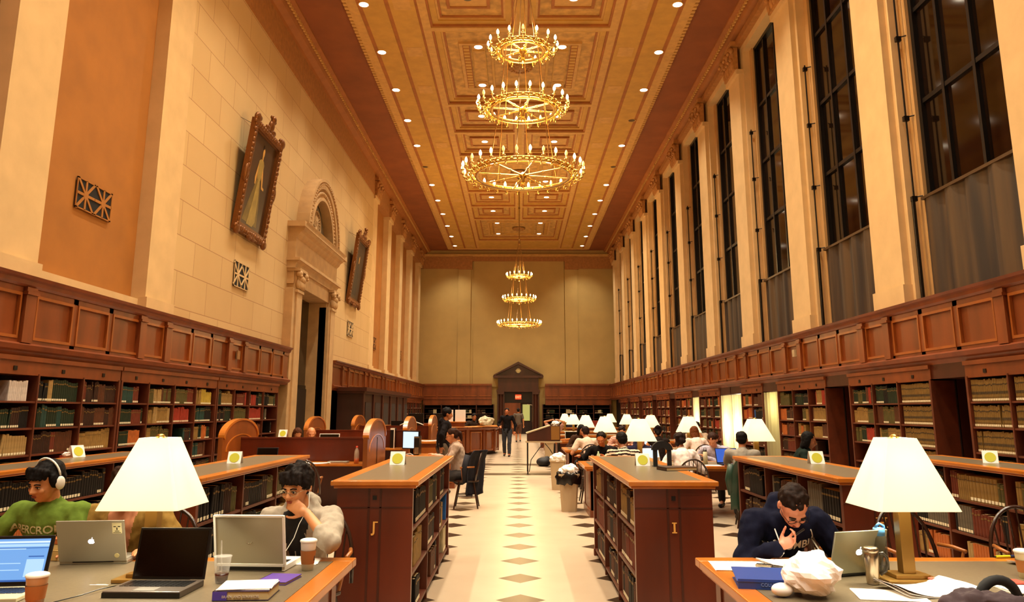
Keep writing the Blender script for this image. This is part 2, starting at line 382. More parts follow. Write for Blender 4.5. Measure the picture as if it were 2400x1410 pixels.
for i in range(len(PR)-1):
    y0, y1 = PR[i]+.85, PR[i+1]-.85
    root = empty('window_%d' % (i+1)); struct(root)
    MB().box(7.06, 7.08, y0, y1, 3.2, 12.1).build('pane', GL, root)
    f = MB(); f.box(6.98, 7.1, y0-.02, y0+.1, 3.2, 12.1); f.box(6.98, 7.1, y1-.1, y1+.02, 3.2, 12.1); f.box(6.98, 7.1, y0, y1, 12.0, 12.12)
    f.build('window_frame', FRM, root)
    mu = MB()
    for t in (.36, .7): mu.box(7.0, 7.07, y0+(y1-y0)*t-.035, y0+(y1-y0)*t+.035, 3.2, 12.1)
    for z in (5.15, 6.85, 8.55, 10.25): mu.box(7.01, 7.07, y0, y1, z-.04, z+.04)
    mu.build('mullion', FRM, root)
    sc_ = MB()
    nn = 44
    vs = []; 
    for j in range(nn+1):
        yy = y0+(y1-y0)*j/nn; xx = 6.9+.03*math.sin(j*.62+i)+.008*math.sin(j*1.9)
        vs += [(xx, yy, 3.22), (xx, yy, 5.12)]
    sc_.add(vs, [(2*j, 2*j+2, 2*j+3, 2*j+1) for j in range(nn)], 0, True)
    sc_.box(6.86, 6.93, y0, y1, 5.1, 5.15, 1)
    sc_.build('window_screen', [SCR, mat('screen_rail', '#4a3216', .5)], root)
    rd = MB()
    rd.cyl((6.8, y1+.1, 3.2), (6.8, y1+.1, 9.6), .018, n=6)
    for z in (5.15, 6.6, 8.1, 9.5): rd.cb((6.8, y1+.1, z), (.09, .07, .09)); rd.cyl((6.8, y1+.1, z+.03), (7.0, y1, z+.05), .012, n=5)
    rd.cyl((6.78, y1+.1, 3.2), (6.78, y1+.1, 5.15), .035, n=6)
    rd.build('pull_rod', BLACKM, root)
# exterior night facade beyond is black; back wall
wb = MB()
wb.box(-7.6, 8.2, 54.3, 54.8, 0, 13.2, 0)
wb.box(-3.1, 3.35, 54.22, 54.3, 3.2, 12.1, 0)
for a, b in ((-6.9, -3.2), (3.4, 6.9)): wb.box(a, b, 54.12, 54.3, 11.57, 12.44, 1)
for a in (-4.2, 3.4): wb.box(a, a+1.0, 54.08, 54.3, 11.5, 12.46, 1)
wb.box(-7, 7, 54.1, 54.3, 12.44, 12.62, 2); wb.box(-3.2, 3.4, 54.14, 54.3, 12.1, 12.44, 1)
for a in (-4.2, 3.4): wb.box(a, a+.9, 54.2, 54.3, 3.2, 11.57, 0)
struct(wb.build('wall_back', [mat('back_plaster', '#b99a5c', .8, noise_=(.8, .08)), FRIEZE, CEIL_Y]))
wf = MB(); wf.box(-7.6, 8.2, -12.3, -12, 0, 13.2); struct(wf.build('wall_front', STONE))
# ---------------- wainscot ----------------
WZ0, WZ1 = 2.42, 3.26
def wainscot(name, s, x, ya, yb, ycs, back=None):
    """panelled band; s=-1 left wall, +1 right wall"""
    mb = MB()
    def B(d0, d1, y0, y1, z0, z1, m=0):
        y0 = max(y0, ya); y1 = min(y1, yb)
        if y1 <= y0: return
        a, b = sorted((s*(x-d1), s*(x-d0))); mb.box(a, b, y0, y1, z0, z1, m)
    B(-.36, -.03, ya, yb, WZ0-.08, WZ1-.02)
    mb.prism([(s*(x-u), z) for u, z in ((-.36, 3.2), (.02, 3.2), (.05, 3.23), (.06, 3.28), (.1, 3.3), (.12, 3.34), (-.36, 3.34))], ya, yb, 'Y')
    mb.prism([(s*(x-u), z) for u, z in ((-.36, 2.3), (-.02, 2.3), (.01, 2.36), (.06, 2.38), (.08, 2.44), (.02, 2.47), (-.36, 2.47))], ya, yb, 'Y')
    B(-.04, 0, ya, yb, 2.47, 2.52); B(-.04, 0, ya, yb, 3.12, 3.2)
    for yc in ycs:
        for p in (-.5, .5): B(-.03, .05, yc+p-.11, yc+p+.11, 2.47, 3.2); B(-.03, .075, yc+p-.13, yc+p+.13, 3.1, 3.14)
        cells = [(yc-.36, yc+.36)]
        a = yc+.62; wd = (4.24-1.24)/3
        cells += [(a+i*wd+.06, a+(i+1)*wd-.06) for i in range(3)]
        for i in range(4): B(-.04, 0, a+i*wd-.06, a+i*wd+.06, 2.47, 3.2)
        for c0, c1 in cells:   # bevelled sunk panel: moulding ring
            for (p, q, z0, z1) in ((c0, c1, 2.52, 2.56), (c0, c1, 3.08, 3.12), (c0, c0+.035, 2.56, 3.08), (c1-.035, c1, 2.56, 3.08)): B(-.03, .012, p, q, z0, z1, 1)
    return mb
Wm = [W_RED, mat('moulding_wood', '#96501e', .3, wood=(3, .2, (1, 1, .3)), coat=.3)]
struct(wainscot('l', -1, 6.5, -12, 22.0, [13.75-4.13*6, 13.75-4.13*5, 13.75-4.13*4, 13.75-4.13*3, 13.75-4.13*2, 13.75-4.13, 13.75, 17.88]).build('trim_3', Wm))
struct(wainscot('l', -1, 6.5, 27.4, 54.3, [29.3+4.24*n for n in range(7)]).build('trim_4', Wm))
struct(wainscot('r', 1, 6.5, -12, 54.3, [13.95+4.24*n for n in range(-6, 10)]).build('trim_5', Wm))
wbk = MB()
for a, b in ((-6.5, -1.75), (1.95, 6.5)):
    wbk.box(a, b, 53.9, 54.3, 2.4, 3.3); wbk.box(a, b, 53.8, 54.3, 3.28, 3.4); wbk.box(a, b, 53.82, 54.3, 2.36, 2.46)
    n = 5
    for i in range(n):
        u = a+(b-a)*i/n; wbk.box(u+.08, u+(b-a)/n-.08, 53.87, 53.9, 2.56, 2.6, 1); wbk.box(u-.03, u+.03, 53.86, 53.9, 2.46, 3.28)
    wbk.box(a, b, 54.0, 54.3, 0, 2.4, 2); wbk.box(a, b, 53.88, 54.3, 1.95, 2.36)
struct(wbk.build('trim_6', Wm+[W_DARK]))
# wall behind shelves (low)
lw = MB(); lw.box(-7.02, -6.88, -12, 22.4, 0, 3.1); lw.box(-7.02, -6.88, 27.3, 55, 0, 3.1)
struct(lw.build('trim_7', W_BACK))
# ---------------- books ----------------
BC = {'black': '#110c0a', 'dark brown': '#3a1e10', 'brown': '#5e3218', 'red brown': '#74301a', 'dark green': '#1c2c18', 'olive': '#5c5226', 'tan': '#a07a3e', 'buff': '#b8945a',
      'red': '#a83420', 'orange': '#c4682a', 'cream': '#d8c79a', 'white': '#e8d8cc', 'navy': '#1c2434', 'teal': '#26463e', 'blue': '#2a64a8', 'banded tan': '#8e6c34', 'yellow': '#c8a83c', 'grey': '#6e6250'}
LABW = mat('spine_label', '#e6d8b4', .6); BAND = mat('spine_band', '#3c2c14', .6); GTI = mat('gilt_title', '#7a5c28', .5, .3)
BOOKM = {}
def book_mesh(col, t, h, d, lab):
    k = (col, round(t, 3), round(h, 2), round(d, 2), lab)
    if k in BOOKM: return BOOKM[k]
    mb = MB()
    # spine faces local -Y, thickness along X, rounded spine
    n = 4; r = t/2; pts = [(-r, d)]
    for i in range(n+1):
        a = math.pi*i/n; pts.append((-r*math.cos(a), .008-.008*math.sin(a)))
    pts.append((r, d))
    mb.prism(pts, 0, h, 'Z', 0)
    mb.box(-r+.002, r-.002, .012, d+.002, h-.006, h+.0005, 1)
    def strip(z0, z1, m, y=-.0012): mb.box(-r*.72, r*.72, y, .01, z0, z1, m)
    if lab: strip(.012, .04, 2)
    if col == 'banded tan': strip(.1, .135, 3); strip(.055, .06, 3); strip(h*.72, h*.78, 3)
    elif col in ('dark green', 'black', 'dark brown', 'olive', 'navy', 'teal', 'red brown'): strip(h*.78, h*.84, 4)
    elif col in ('tan', 'brown'): strip(h*.8, h*.82, 3)
    me = mb.mesh('book', [mat('cover_'+col.replace(' ', '_'), [x*.72 for x in lin(BC[col])], .55, noise_=(14, .18), spec=.3), PAGES, LABW, BAND, GTI])  # covers scaled darker, standing in for shade inside the shelves
    BOOKM[k] = me; return me
BOOKS = []   # (loc, rz, tilt, col, t, h, d, lab, group, label)
def fill(x, y0, y1, z, hmax, pal, grp, place, axis='Y', face=1, dens=1.0, hr=(.7, .93), start=None):
    """books along Y (axis 'Y', spine to +X if face=1 else -X) or along X (axis 'X', spine to -Y)"""
    p = y0+.01+ (0 if dens > .95 else R.random()*(y1-y0)*(1-dens)); end = p+(y1-y0-.03)*dens; end = min(end, y1-.012)
    seg = 0; col = R.choice(pal); hb = R.uniform(*hr)
    while True:
        if seg <= 0:
            col = R.choice(pal); seg = R.randint(2, 9); hb = R.uniform(*hr); tb = R.uniform(.028, .055); lb = R.random() < .55
            if col == 'banded tan': seg = 40; tb = .034; lb = True; hb = .9
        t = round(tb*R.uniform(.8, 1.25), 3); h = round(hmax*min(.96, hb*R.uniform(.96, 1.03)), 2); d = round(R.uniform(.17, .22), 2); seg -= 1
        if p+t > end: break
        tilt = 0
        if R.random() < .04 and p+t+.08 < end: tilt = R.uniform(.08, .16)*R.choice((-1, 1)); p += abs(tilt)*h*.5
        c = p+t/2
        if axis == 'Y': loc = (x, c, z); rz = math.pi/2 if face > 0 else -math.pi/2
        else: loc = (c, x, z); rz = 0
        BOOKS.append((loc, rz, tilt, col, t, h, d, lb, grp, place))
        p += t+.0015+(abs(tilt)*h*.5 if tilt else 0)
ORD = ['top', 'second', 'third', 'fourth', 'bottom']
SHZ = [1.72, 1.37, 1.02, .67, .32, .06]
def wall_case(s, cells, pals, label, case_word, zt=2.06, dx=0):
    """bookcase against a side wall; s=-1 left (spines face +X), s=1 right (spines face -X)"""
    xf = s*(6.5+dx); y0 = cells[0]; y1 = cells[-1]
    root = empty('wall_bookcase', (xf, y0, 0), 0, label, 'bookcase', 'built-in bookcases under the panelled band')
    def X(a, b): return sorted((s*a, s*b))
    a, b = X(.36, .38); MB().box(a, b, 0, y1-y0, 0, 2.3).build('back_panel', W_BACK, root)
    for c in cells:
        wd = .05 if c in (y0, y1) else .03
        o = MB(); a, b = X(-.01, .36); yy = min(max(c-y0, wd/2), y1-y0-wd/2); o.box(a, b, yy-wd/2, yy+wd/2, 0, zt+.02)
        o.build('upright', W_SHELF, root)
    o = MB(); a, b = X(.0, .36); o.box(a, b, 0, y1-y0, zt, 2.3)
    a, b = X(-.03, .0); o.box(a, b, 0, y1-y0, 2.24, 2.3); 
    o.build('fascia', W_RED, root)
    k = 0
    for c in cells[:-1]:
        pass
    for i in range(len(cells)-1):
        cm = (cells[i]+cells[i+1])/2
        o = MB(); a, b = X(-.012, .02); o.cb(((a+b)/2, cm-y0, 2.14), (.03, .07, .055)); o.build('vent_block', BLACK, root)
        o = MB(); a, b = X(0, .36)
        for j, z in enumerate(SHZ):
            o.box(a, b, cells[i]+.015-y0, cells[i+1]-.015-y0, z-.025, z)
        o.build('shelf_tier', W_SHELF, root)
        pal = pals[i % len(pals)]
        for j in range(5):
            pl = pal[j % len(pal)]
            if not pl: continue
            dens = 1
            if isinstance(pl, tuple): dens, pl = pl
            grp = 'books on the %s shelf of the %s, section %s' % (ORD[j], case_word, 'abcdefghijkl'[i])
            fill(xf+s*.03, cells[i]+.02, cells[i+1]-.02, SHZ[j], .34 if j == 0 else .325, pl, grp, (ORD[j], case_word, i, len(cells)-1), 'Y', -s, dens)
    return root
D = ['black', 'dark brown', 'dark green']; G = ['dark green', 'black', 'teal', 'dark green']; T = ['tan', 'buff', 'banded tan'][:2]; MX = ['red', 'brown', 'tan', 'olive', 'orange', 'red brown', 'dark green']
BT = ['banded tan']; BR = ['brown', 'red brown', 'dark brown']; OL = ['olive', 'olive', 'tan', 'brown']
lp = [[(.4, ['white']), (.8, D), ['tan', 'buff', 'black'], ['tan', 'dark green', 'cream'], D],
      [['buff', 'dark green', 'black', 'dark green'], (.92, ['dark green', 'teal', 'dark green']), (.9, BR), MX, D],
      [BR, ['brown', 'dark brown', 'orange'], (.95, ['tan', 'buff', 'tan']), D, D]]
wall_case(-1, [7.3, 8.4, 9.5, 10.55, 11.65, 12.72], [[D, D, D], [D, D, D]]+lp, 'built-in dark bookcase behind the green-shirted reader, topmost books white', 'left wall bookcase nearest camera')
lp2 = [[(.7, ['brown', 'teal', 'red brown']), (.9, ['red brown', 'dark green']), (.8, ['red', 'orange', 'dark green']), D, D],
       [['brown', 'tan', 'buff', 'olive'], (.9, ['tan', 'buff']), (.9, ['tan', 'olive']), D, D],
       [['brown', 'red brown', 'olive'], (.85, ['brown', 'red', 'red brown']), (.4, ['teal', 'dark brown']), (.5, BR), D],
       [(.85, ['red brown', 'tan', 'yellow']), (.85, G), (.9, ['dark green', 'tan', 'orange', 'black']), (.7, ['tan', 'teal', 'brown']), D]]
wall_case(-1, [12.76, 13.74, 14.78, 15.77, 16.85], lp2, 'built-in bookcase on the left wall directly behind the left lampshade', 'left wall bookcase behind lamp')
lp3 = [[['black', 'dark green', 'tan'], D, (.4, D), (.6, ['tan', 'brown']), D], [(.7, ['cream', 'red', 'tan', 'red brown']), (.8, ['brown', 'olive', 'orange']), D, D, D],
       [['dark green', 'black', 'red'], (.98, ['red']), BR, BR, D], [(.9, ['black', 'dark green', 'olive']), (.1, ['grey']), (.1, ['black']), (.2, ['tan']), D]]
wall_case(-1, [16.9, 17.93, 18.95, 20.0, 21.2], lp3, 'built-in bookcase beside the stone portal with one all-red row', 'left wall bookcase beside portal')
for k in range(3):
    y = 40.5+k*4.24
    wall_case(-1, [y+i*1.03 for i in range(5)], [[(.5, D), (.5, D), D, D], [(.6, D+['red', 'olive']), D, D]], 'built-in dark bookcase on the far left wall, %s' % ('beyond the wooden vestibule', 'middle of the three past the vestibule', 'last before the end wall')[k], 'far left bookcase %s' % 'one two three'.split()[k])
rp = [[BT, BT, BT, (.8, BT), D]]
wall_case(1, [8.3, 9.3, 10.28, 11.25], [[BT, BT, BT, D, D], [BT, BT, (.3, D), D, D], [BT, BT, BT, D, D]], 'built-in bookcase at the far right edge full of matching tan volumes', 'right wall bookcase nearest camera')
wall_case(1, [12.2, 13.3, 14.25, 15.24], [[BT, BT, BT, BT, D], [['black', 'dark green', 'tan', 'cream'], ['olive', 'brown'], ['olive', 'tan'], (.9, OL), D], [['dark green', 'red', 'olive', 'brown'], OL, ['dark green', 'olive', 'red'], (.15, ['buff']), D]],
          'built-in bookcase between the two dark openings on the right wall', 'right bookcase between dark openings')
wall_case(1, [16.4, 17.4, 18.4, 19.45], [[(.6, ['red', 'brown', 'tan']), (.8, ['orange', 'tan', 'brown']), (.95, ['brown', 'tan', 'red', 'orange']), (.2, D), D], [['orange', 'dark green', 'brown', 'black'], (.4, ['tan', 'olive']), (.5, ['orange', 'tan']), (.8, BR), D],
          [(.7, ['olive', 'tan', 'brown']), ['brown', 'orange', 'dark brown'], ['red brown', 'orange', 'brown'], BR, D]], 'built-in bookcase left of the second dark opening behind the dark-haired woman', 'right bookcase behind dark-haired woman')
wall_case(1, [20.65, 21.6, 22.6], [[['brown', 'tan', 'dark green'], ['navy', 'black', 'orange', 'blue'], (.9, ['orange', 'tan']), BR, D], [['red brown', 'olive', 'orange'], ['orange', 'red', 'tan'], BR, BR, D]], 'narrow built-in bookcase between two lit curtained openings', 'right bookcase between lit openings')
names = ['past the lit openings', 'second past the lit openings', 'third past the lit openings', 'fourth past the lit openings', 'fifth past the lit openings', 'last before the end wall']
yy = [25.0, 29.0, 33.3, 37.5, 41.7, 45.95, 50.2]
for k in range(6):
    y = yy[k]; n = 3
    wall_case(1, [y+i*(1.03 if k else .95) for i in range(n+1)], [[MX, MX, MX, MX, D], [MX, BR, MX, D, D], [BR, MX, (.6, MX), D, D]], 'built-in bookcase on the right wall, %s' % names[k], 'right bookcase %s' % names[k])
# niches between right-hand cases
WOODN = W_DARK
ng = MB(); gaps = [(11.25, 12.2, 0), (15.24, 16.4, 0), (19.45, 20.65, 1), (22.6, 23.75, 1), (23.85, 25.0, 1), (27.85, 29.0, 1), (32.1, 33.3, 0), (36.4, 37.5, 0), (40.6, 41.7, 0), (44.8, 45.95, 0), (49.05, 50.2, 0)]
for a, b, lit in gaps:
    ng.box(6.9, 7.6, a-.03, a, 0, 2.3, 0); ng.box(6.9, 7.6, b, b+.03, 0, 2.3, 0); ng.box(7.6, 7.65, a-.03, b+.03, 0, 2.35, 1)
    ng.box(6.52, 7.6, a, b, 2.08, 2.34, 0)
lo = -12
for a, b, lit in gaps+[(55, 56, 0)]:
    ng.box(6.9, 7.2, lo, a-.03, 0, 3.0, 1); lo = b+.03
ng.box(6.9, 7.66, -12, 55, 2.34, 3.05, 1)
struct(ng.build('trim_8', [W_DARK, W_BACK]))
CURT = bpy.data.materials.new('sheer_cream_curtain'); CURT.use_nodes = True
_n = CURT.node_tree; _o = _n.nodes['Material Output']; _n.nodes.remove(_n.nodes['Principled BSDF'])
_t = _n.nodes.new('ShaderNodeBsdfTranslucent'); _t.inputs[0].default_value = (.9, .8, .42, 1); _d = _n.nodes.new('ShaderNodeBsdfDiffuse'); _d.inputs[0].default_value = (.8, .7, .4, 1)
_m = _n.nodes.new('ShaderNodeMixShader'); _m.inputs[0].default_value = .7
_n.links.new(_d.outputs[0], _m.inputs[1]); _n.links.new(_t.outputs[0], _m.inputs[2]); _n.links.new(_m.outputs[0], _o.inputs[0])
for k, (a, b, lit) in enumerate(gaps):
    if not lit: continue
    nm = ['beside the dark-haired woman', 'behind the right mid-room lamp', 'left of the paired lit openings', 'farthest toward the end wall'][[g for g in range(11) if gaps[g][2]].index(k)]
    root = empty('lit_curtain', (6.55, (a+b)/2, 0), 0, 'pale curtained opening glowing between bookcases, '+nm, 'curtain', 'lit curtained openings in the right bookcases')
    vs = []; n = 24; h = (b-a)/2-.02
    for j in range(n+1):
        yv = -h+2*h*j/n; xv = .03*math.sin(j*1.3); vs += [(xv, yv, .02), (xv, yv, 2.06)]
    MB().add(vs, [(2*j, 2*j+2, 2*j+3, 2*j+1) for j in range(n)], 0, True).build('curtain_cloth', CURT, root)
    if k != 2:
        light('tube_light', 'POINT', (.4, h*.3, 1.1), 45, (1, .95, .7), root, shadow_soft_size=.1)
        MB().cyl((.45, h*.3, .25), (.45, h*.3, 1.98), .02).build('light_tube', mat('fluorescent_tube', '#fffbe8', .5, emit=22, ecol='#fff8d0'), root)
        MB().box(.42, .48, h*.3-.03, h*.3+.03, .18, .25).box(.42, .48, h*.3-.03, h*.3+.03, 1.98, 2.05).build('tube_holder', WHITE, root)
    else:
        light('niche_lamp', 'POINT', (.4, 0, 1.7), 14, (1, .9, .5), root, shadow_soft_size=.05)
        MB().lathe([(.0, 0), (.05, .0), (.05, .06), (.02, .08)], (.4, 0, 1.96)).build('lamp_socket', BLACK, root)
# ---------------- downlights ----------------
def dl_proto():
    r = empty('downlight', (0, 0, 0)); 
    MB().lathe([(.13, 0), (.155, -.012), (.17, 0), (.17, .02), (.13, .02)], n=20).build('trim_ring', CEIL_Y, r)
    MB().lathe([(.0, -.004), (.13, -.004)], n=20).build('lens', DOWN, r); return r
dp = dl_proto(); tag(dp, None, 'ceiling light'); CHREG(dp)
dd = None
OFF = {('R', 3), ('L', 5), ('R', 5), ('l', 0)}
def put_dl(x, y, z, key, k, lbl, grp):
    global dd
    o = inst(dp, (x, y, z), 0, lbl, grp)
    if (key, k) in OFF:
        for c in list(o.children):
            if c.name.startswith('lens'):
                c.data = c.data.copy(); c.data.materials[0] = mat('unlit_lens', '#5a4a30', .3, .5)
        o['label'] = lbl.replace('recessed downlight', 'unlit dark recessed downlight'); return
    nt_ = light('downlight_beam', 'SPOT', (0, 0, -.03), DL_W, (1, .89, .68), o, spot_size=1.85, spot_blend=.85, shadow_soft_size=.12)
    if nt_.location.z: pass
nth = ['nearest', 'second', 'third', 'fourth', 'fifth', 'sixth', 'seventh', 'eighth', 'ninth', 'tenth', 'eleventh', 'twelfth', 'thirteenth', 'fourteenth', 'fifteenth']
for i, yk in enumerate(YK):
    k = i-9; vis = i >= 6; rw = nth[i-6]+' from the camera' if vis else nth[5-i]+' row out of view'
    for s, nm in ((-1, 'left'), (1, 'right')):
        put_dl(XC+s*4.42-(.0 if s > 0 else .0), yk, ZC+.012, 'LR'[s > 0], k, 'recessed downlight in the %s border strip of the ceiling, %s' % (nm, rw), 'downlights in the %s ceiling border' % nm)
        if k < 11:
            z = ZC+.2 if k % 4 in (3, 0) else ZC+.2
            put_dl(XC+s*(1.5 if k % 4 in (3, 0) else 1.34)-.0, yk, z-.006, 'lr'[s > 0], k, 'recessed downlight in the %s half of the coffers, %s' % (nm, rw), 'downlights inside the %s coffers' % nm)
# ---------------- chandeliers ----------------
def ring_tube(mb, R_, z, r, n=72, m=0, seg=8): mb.tube([(R_*math.cos(2*math.pi*i/n), R_*math.sin(2*math.pi*i/n), z) for i in range(n)], r, seg, m, True)
bulb_me = MB().lathe([(.0, .0), (.014, .002), (.024, .03), (.022, .055), (.012, .082), (.0, .1)], n=10).mesh('bulb', BULB)
am = MB()
am.tube([(0, 0, 0), (.04, 0, -.035), (.09, 0, -.05), (.135, 0, -.03), (.15, 0, .01)], .007, 6)
am.lathe([(.0, .0), (.03, .005), (.033, .016), (.012, .02), (.012, .075), (.0, .075)], (.15, 0, .01), 10)
am.ell((.02, 0, .01), (.03, .016, .03), n=8, k=6); am.ell((.03, 0, -.05), (.02, .016, .025), n=8, k=6); am.cyl((.01, 0, -.03), (.01, 0, -.1), .008, .002, 6); am.ell((.06, 0, -.085), (.018, .016, .014), n=8, k=6)
arm_me = am.mesh('candle_arm', GOLD)
def chandelier(y, label, rods_to=ZC+.02):
    root = empty('chandelier', (XC+.0, y, 0), 0, label, 'chandelier', 'three-tiered ring chandeliers')
    for (z, R_, nb) in ((5.53, .885, 30), (6.72, .64, 22), (7.82, .46, 16)):
        t = MB(); ring_tube(t, R_, z, .022); ring_tube(t, R_, z+.05, .014); t.lathe([(R_-.01, z), (R_-.004, z+.05), (R_+.006, z+.05), (R_+.01, z)], n=72)
        t.lathe([(R_-.12, z-.012), (R_-.07, z-.03), (R_-.06, z-.012), (R_-.12, z-.012)], n=72)
        for i in range(nb):
            a = 2*math.pi*(i+.5)/nb; t.ell((R_*math.cos(a), R_*math.sin(a), z+.02), (.035, .035, .03), n=8, k=6)
        ro = t.build('ring', GOLD, root)
        sp_ = MB()
        for i in range(8):
            a = math.pi*i/4+.2; c, s = math.cos(a), math.sin(a)
            sp_.cyl((.05*c, .05*s, z), (R_*c, R_*s, z), .018, .012, 6); sp_.ell((R_*.45*c, R_*.45*s, z), (.03, .03, .02), n=8, k=6)
        sp_.build('spokes', GOLD, root)
        MB().lathe([(0, -.22), (.03, -.2), (.045, -.17), (.02, -.14), (.035, -.12), (.03, -.06), (.07, -.03), (.07, .02), (.03, .05), (.0, .07)], (0, 0, z)).build('hub', GOLD, root)
        for i in range(nb):
            a = 2*math.pi*i/nb
            o = bpy.data.objects.new('candle_arm', arm_me); COL.objects.link(o); o.parent = root; o.location = (R_*math.cos(a), R_*math.sin(a), z+.02); o.rotation_euler = (0, 0, a)
            b = bpy.data.objects.new('bulb', bulb_me); COL.objects.link(b); b.parent = o; b.location = (.15, 0, .08)
            if R.random() < .14 and y < 20:
                b.data = bulb_me.copy(); b.data.materials[0] = mat('dim_bulb', '#f0d890', .3, emit=.7, ecol='#f0c870')  # duller bulbs keep a faint emission of their own
        light('ring_glow', 'POINT', (0, 0, z+.35), CH_W*(R_/.8), (1, .67, .29), root, shadow_soft_size=R_*.6)
    cb = MB()
    for (z0, r0, z1, r1) in ((5.57, .6, 6.74, .44), (6.76, .42, 7.84, .32), (7.86, .3, 9.5, .04)):
        for i in range(6):
            a = math.pi*i/3+.3; c, s = math.cos(a), math.sin(a); a2 = a+.12; cb.cyl((r0*c, r0*s, z0), (r1*math.cos(a2), r1*math.sin(a2), z1), .007, n=5)
    cb.build('suspension_chains', mat('dark_gilt', '#7a5020', .4, .8), root)
    st = MB().cyl((0, 0, 9.45), (0, 0, ZC+.1), .02, n=8)
    st.lathe([(0, -.12), (.05, -.08), (.06, 0), (.03, .06), (.05, .12), (0, .16)], (0, 0, 9.5)); st.lathe([(0, -.1), (.05, 0), (0, .1)], (0, 0, 11.2)); st.lathe([(0, 0), (.12, .0), (.1, .1), (.02, .16)], (0, 0, 12.7))
    st.build('stem', MATS['dark_gilt'], root)
    return root
chandelier(12.6, 'large gilt three-ring chandelier hanging overhead, the nearer one')
chandelier(36.0, 'small-looking distant three-ring chandelier glowing before the end wall')
# ---------------- stone portal ----------------
po = empty('stone_portal', (-6.85, 24.9, 0), 0, 'tall carved stone doorway with arched fanlight between the two portraits', 'doorway')
y_ = lambda v: v-24.9
p = MB()
p.box(.0, .35, y_(22.05), y_(22.95), 0, 5.1); p.box(.0, .35, y_(26.4), y_(27.3), 0, 5.1)
p.box(.3, .4, y_(22.3), y_(22.85), .0, 5.1); p.box(.3, .4, y_(26.5), y_(27.05), .0, 5.1)
p.box(.0, .46, y_(22.0), y_(23.0), 0, .5); p.box(.0, .46, y_(26.35), y_(27.35), 0, .5)
p.box(-.45, .25, y_(22.7), y_(22.95), 0, 5.3); p.box(-.45, .25, y_(26.4), y_(26.65), 0, 5.3)
p.box(-.45, .3, y_(22.2), y_(27.15), 5.25, 5.75)
p.build('jambs', STONE_D, po, bevel=.01)
p = MB()
p.prism([(-.05, 5.7), (.36, 5.7), (.38, 5.85), (.46, 5.92), (.5, 6.0), (.34, 6.02), (.34, 6.62), (.42, 6.7), (.46, 6.78), (.56, 6.84), (.6, 6.98), (.66, 7.08), (-.05, 7.08)], y_(22.1), y_(27.3), 'Y')
p.box(-.0, .62, y_(21.95), y_(27.6), 6.92, 7.08); p.box(0, .5, y_(22.05), y_(27.45), 5.92, 6.0)
p.build('entablature', STONE_D, po)
for yc in (22.55, 26.8):
    p = MB(); yy0 = y_(yc); p.box(.05, .44, yy0-.33, yy0+.33, 5.0, 5.08); p.box(.05, .5, yy0-.4, yy0+.4, 5.62, 5.7); p.box(.05, .38, yy0-.28, yy0+.28, 5.05, 5.65)
    for i in range(-2, 3): p.ell((.42, yy0+i*.14, 5.24), (.07, .07, .14)); p.ell((.44, yy0+i*.12, 5.42), (.07, .06, .1))
    for q in (-.3, .3): p.ell((.46, yy0+q, 5.54), (.1, .1, .1)); p.ell((.52, yy0+q*1.1, 5.46), (.05, .05, .05))
    p.build('capital', STONE_D, po)
def arch(mb, r0, r1, x0, x1, zc, sy=1, n=28, m=0, st=0):
    pts = []
    for i in range(n+1):
        a = math.pi*i/n; pts.append((math.cos(a), math.sin(a)))
    for i in range(n):
        (c0, s0), (c1, s1) = pts[i], pts[i+1]
        quad = [(r0*c0, zc+r0*s0*sy), (r1*c0, zc+r1*s0*sy), (r1*c1, zc+r1*s1*sy), (r0*c1, zc+r0*s1*sy)]
        mb.prism(quad, x0, x1, 'X', m)
p = MB(); arch(p, 1.75, 2.05, -.1, .45, 7.08); arch(p, 1.42, 1.77, -.1, .36, 7.08); arch(p, 1.36, 1.46, -.1, .42, 7.08); arch(p, 1.98, 2.08, .1, .5, 7.08)
for i in range(40):
    a = math.pi*(i+.5)/40; p.ell((.38, 1.6*math.cos(a), 7.08+1.6*math.sin(a)), (.06, .06, .06), n=7, k=5); p.ell((.5, 1.9*math.cos(a), 7.08+1.9*math.sin(a)), (.03, .03, .03), n=6, k=5)
p.build('archivolt', STONE_D, po)
p = MB(); arch(p, .0, 1.4, -.02, .1, 7.08); p.build('lunette', STONE, po)
p = MB(); arch(p, .56, 1.24, .08, .13, 7.08, n=20); p.build('lunette_panel', mat('grey_lunette', '#7a6a50', .6, noise_=(9, .3)), po)
p = MB()
for i in range(24):
    a = 2*math.pi*i/24; p.tube([(.16, .47*math.cos(a), 7.62+.5*math.sin(a)), (.16, .2*math.cos(a+.2), 7.62+.2*math.sin(a+.2)), (.16, .0, 7.62)], .018, 5)
for r in (.2, .34, .5):
    p.tube([(.16, r*math.cos(2*math.pi*i/30), 7.62+r*math.sin(2*math.pi*i/30)) for i in range(30)], .03 if r == .5 else .018, 5, closed=True)
p.build('rose_tracery', STONE_D, po)
p = MB(); p.tube([(.12, 0, 7.62)]*2, .01, 4); p = MB().cyl((.1, 0, 7.62), (.14, 0, 7.62), .52, n=30); p.build('rose_backing', mat('black_void', '#050302', .8), po)
p = MB(); p.box(-.4, -.36, y_(22.9), y_(26.45), 2.3, 5.3, 0)
for t in (.33, .66): p.box(-.37, -.33, y_(22.95+3.5*t)-.04, y_(22.95+3.5*t)+.04, 2.3, 5.3, 1)
p.box(-.37, -.33, y_(22.9), y_(26.45), 2.3, 2.42, 1); p.box(-.38, -.36, y_(23.4), y_(24.0), 2.4, 5.2, 2)
p.build('transom_window', [GLASSD, FRM, mat('olive_glass', '#4c4632', .2)], po)
p = MB(); p.box(-.4, -.3, y_(22.95), y_(26.4), 0, 2.3); p.box(-.31, -.28, y_(24.62), y_(24.68), 0, 2.3); p.build('door', mat('near_black_wood', '#170b07', .5), po)
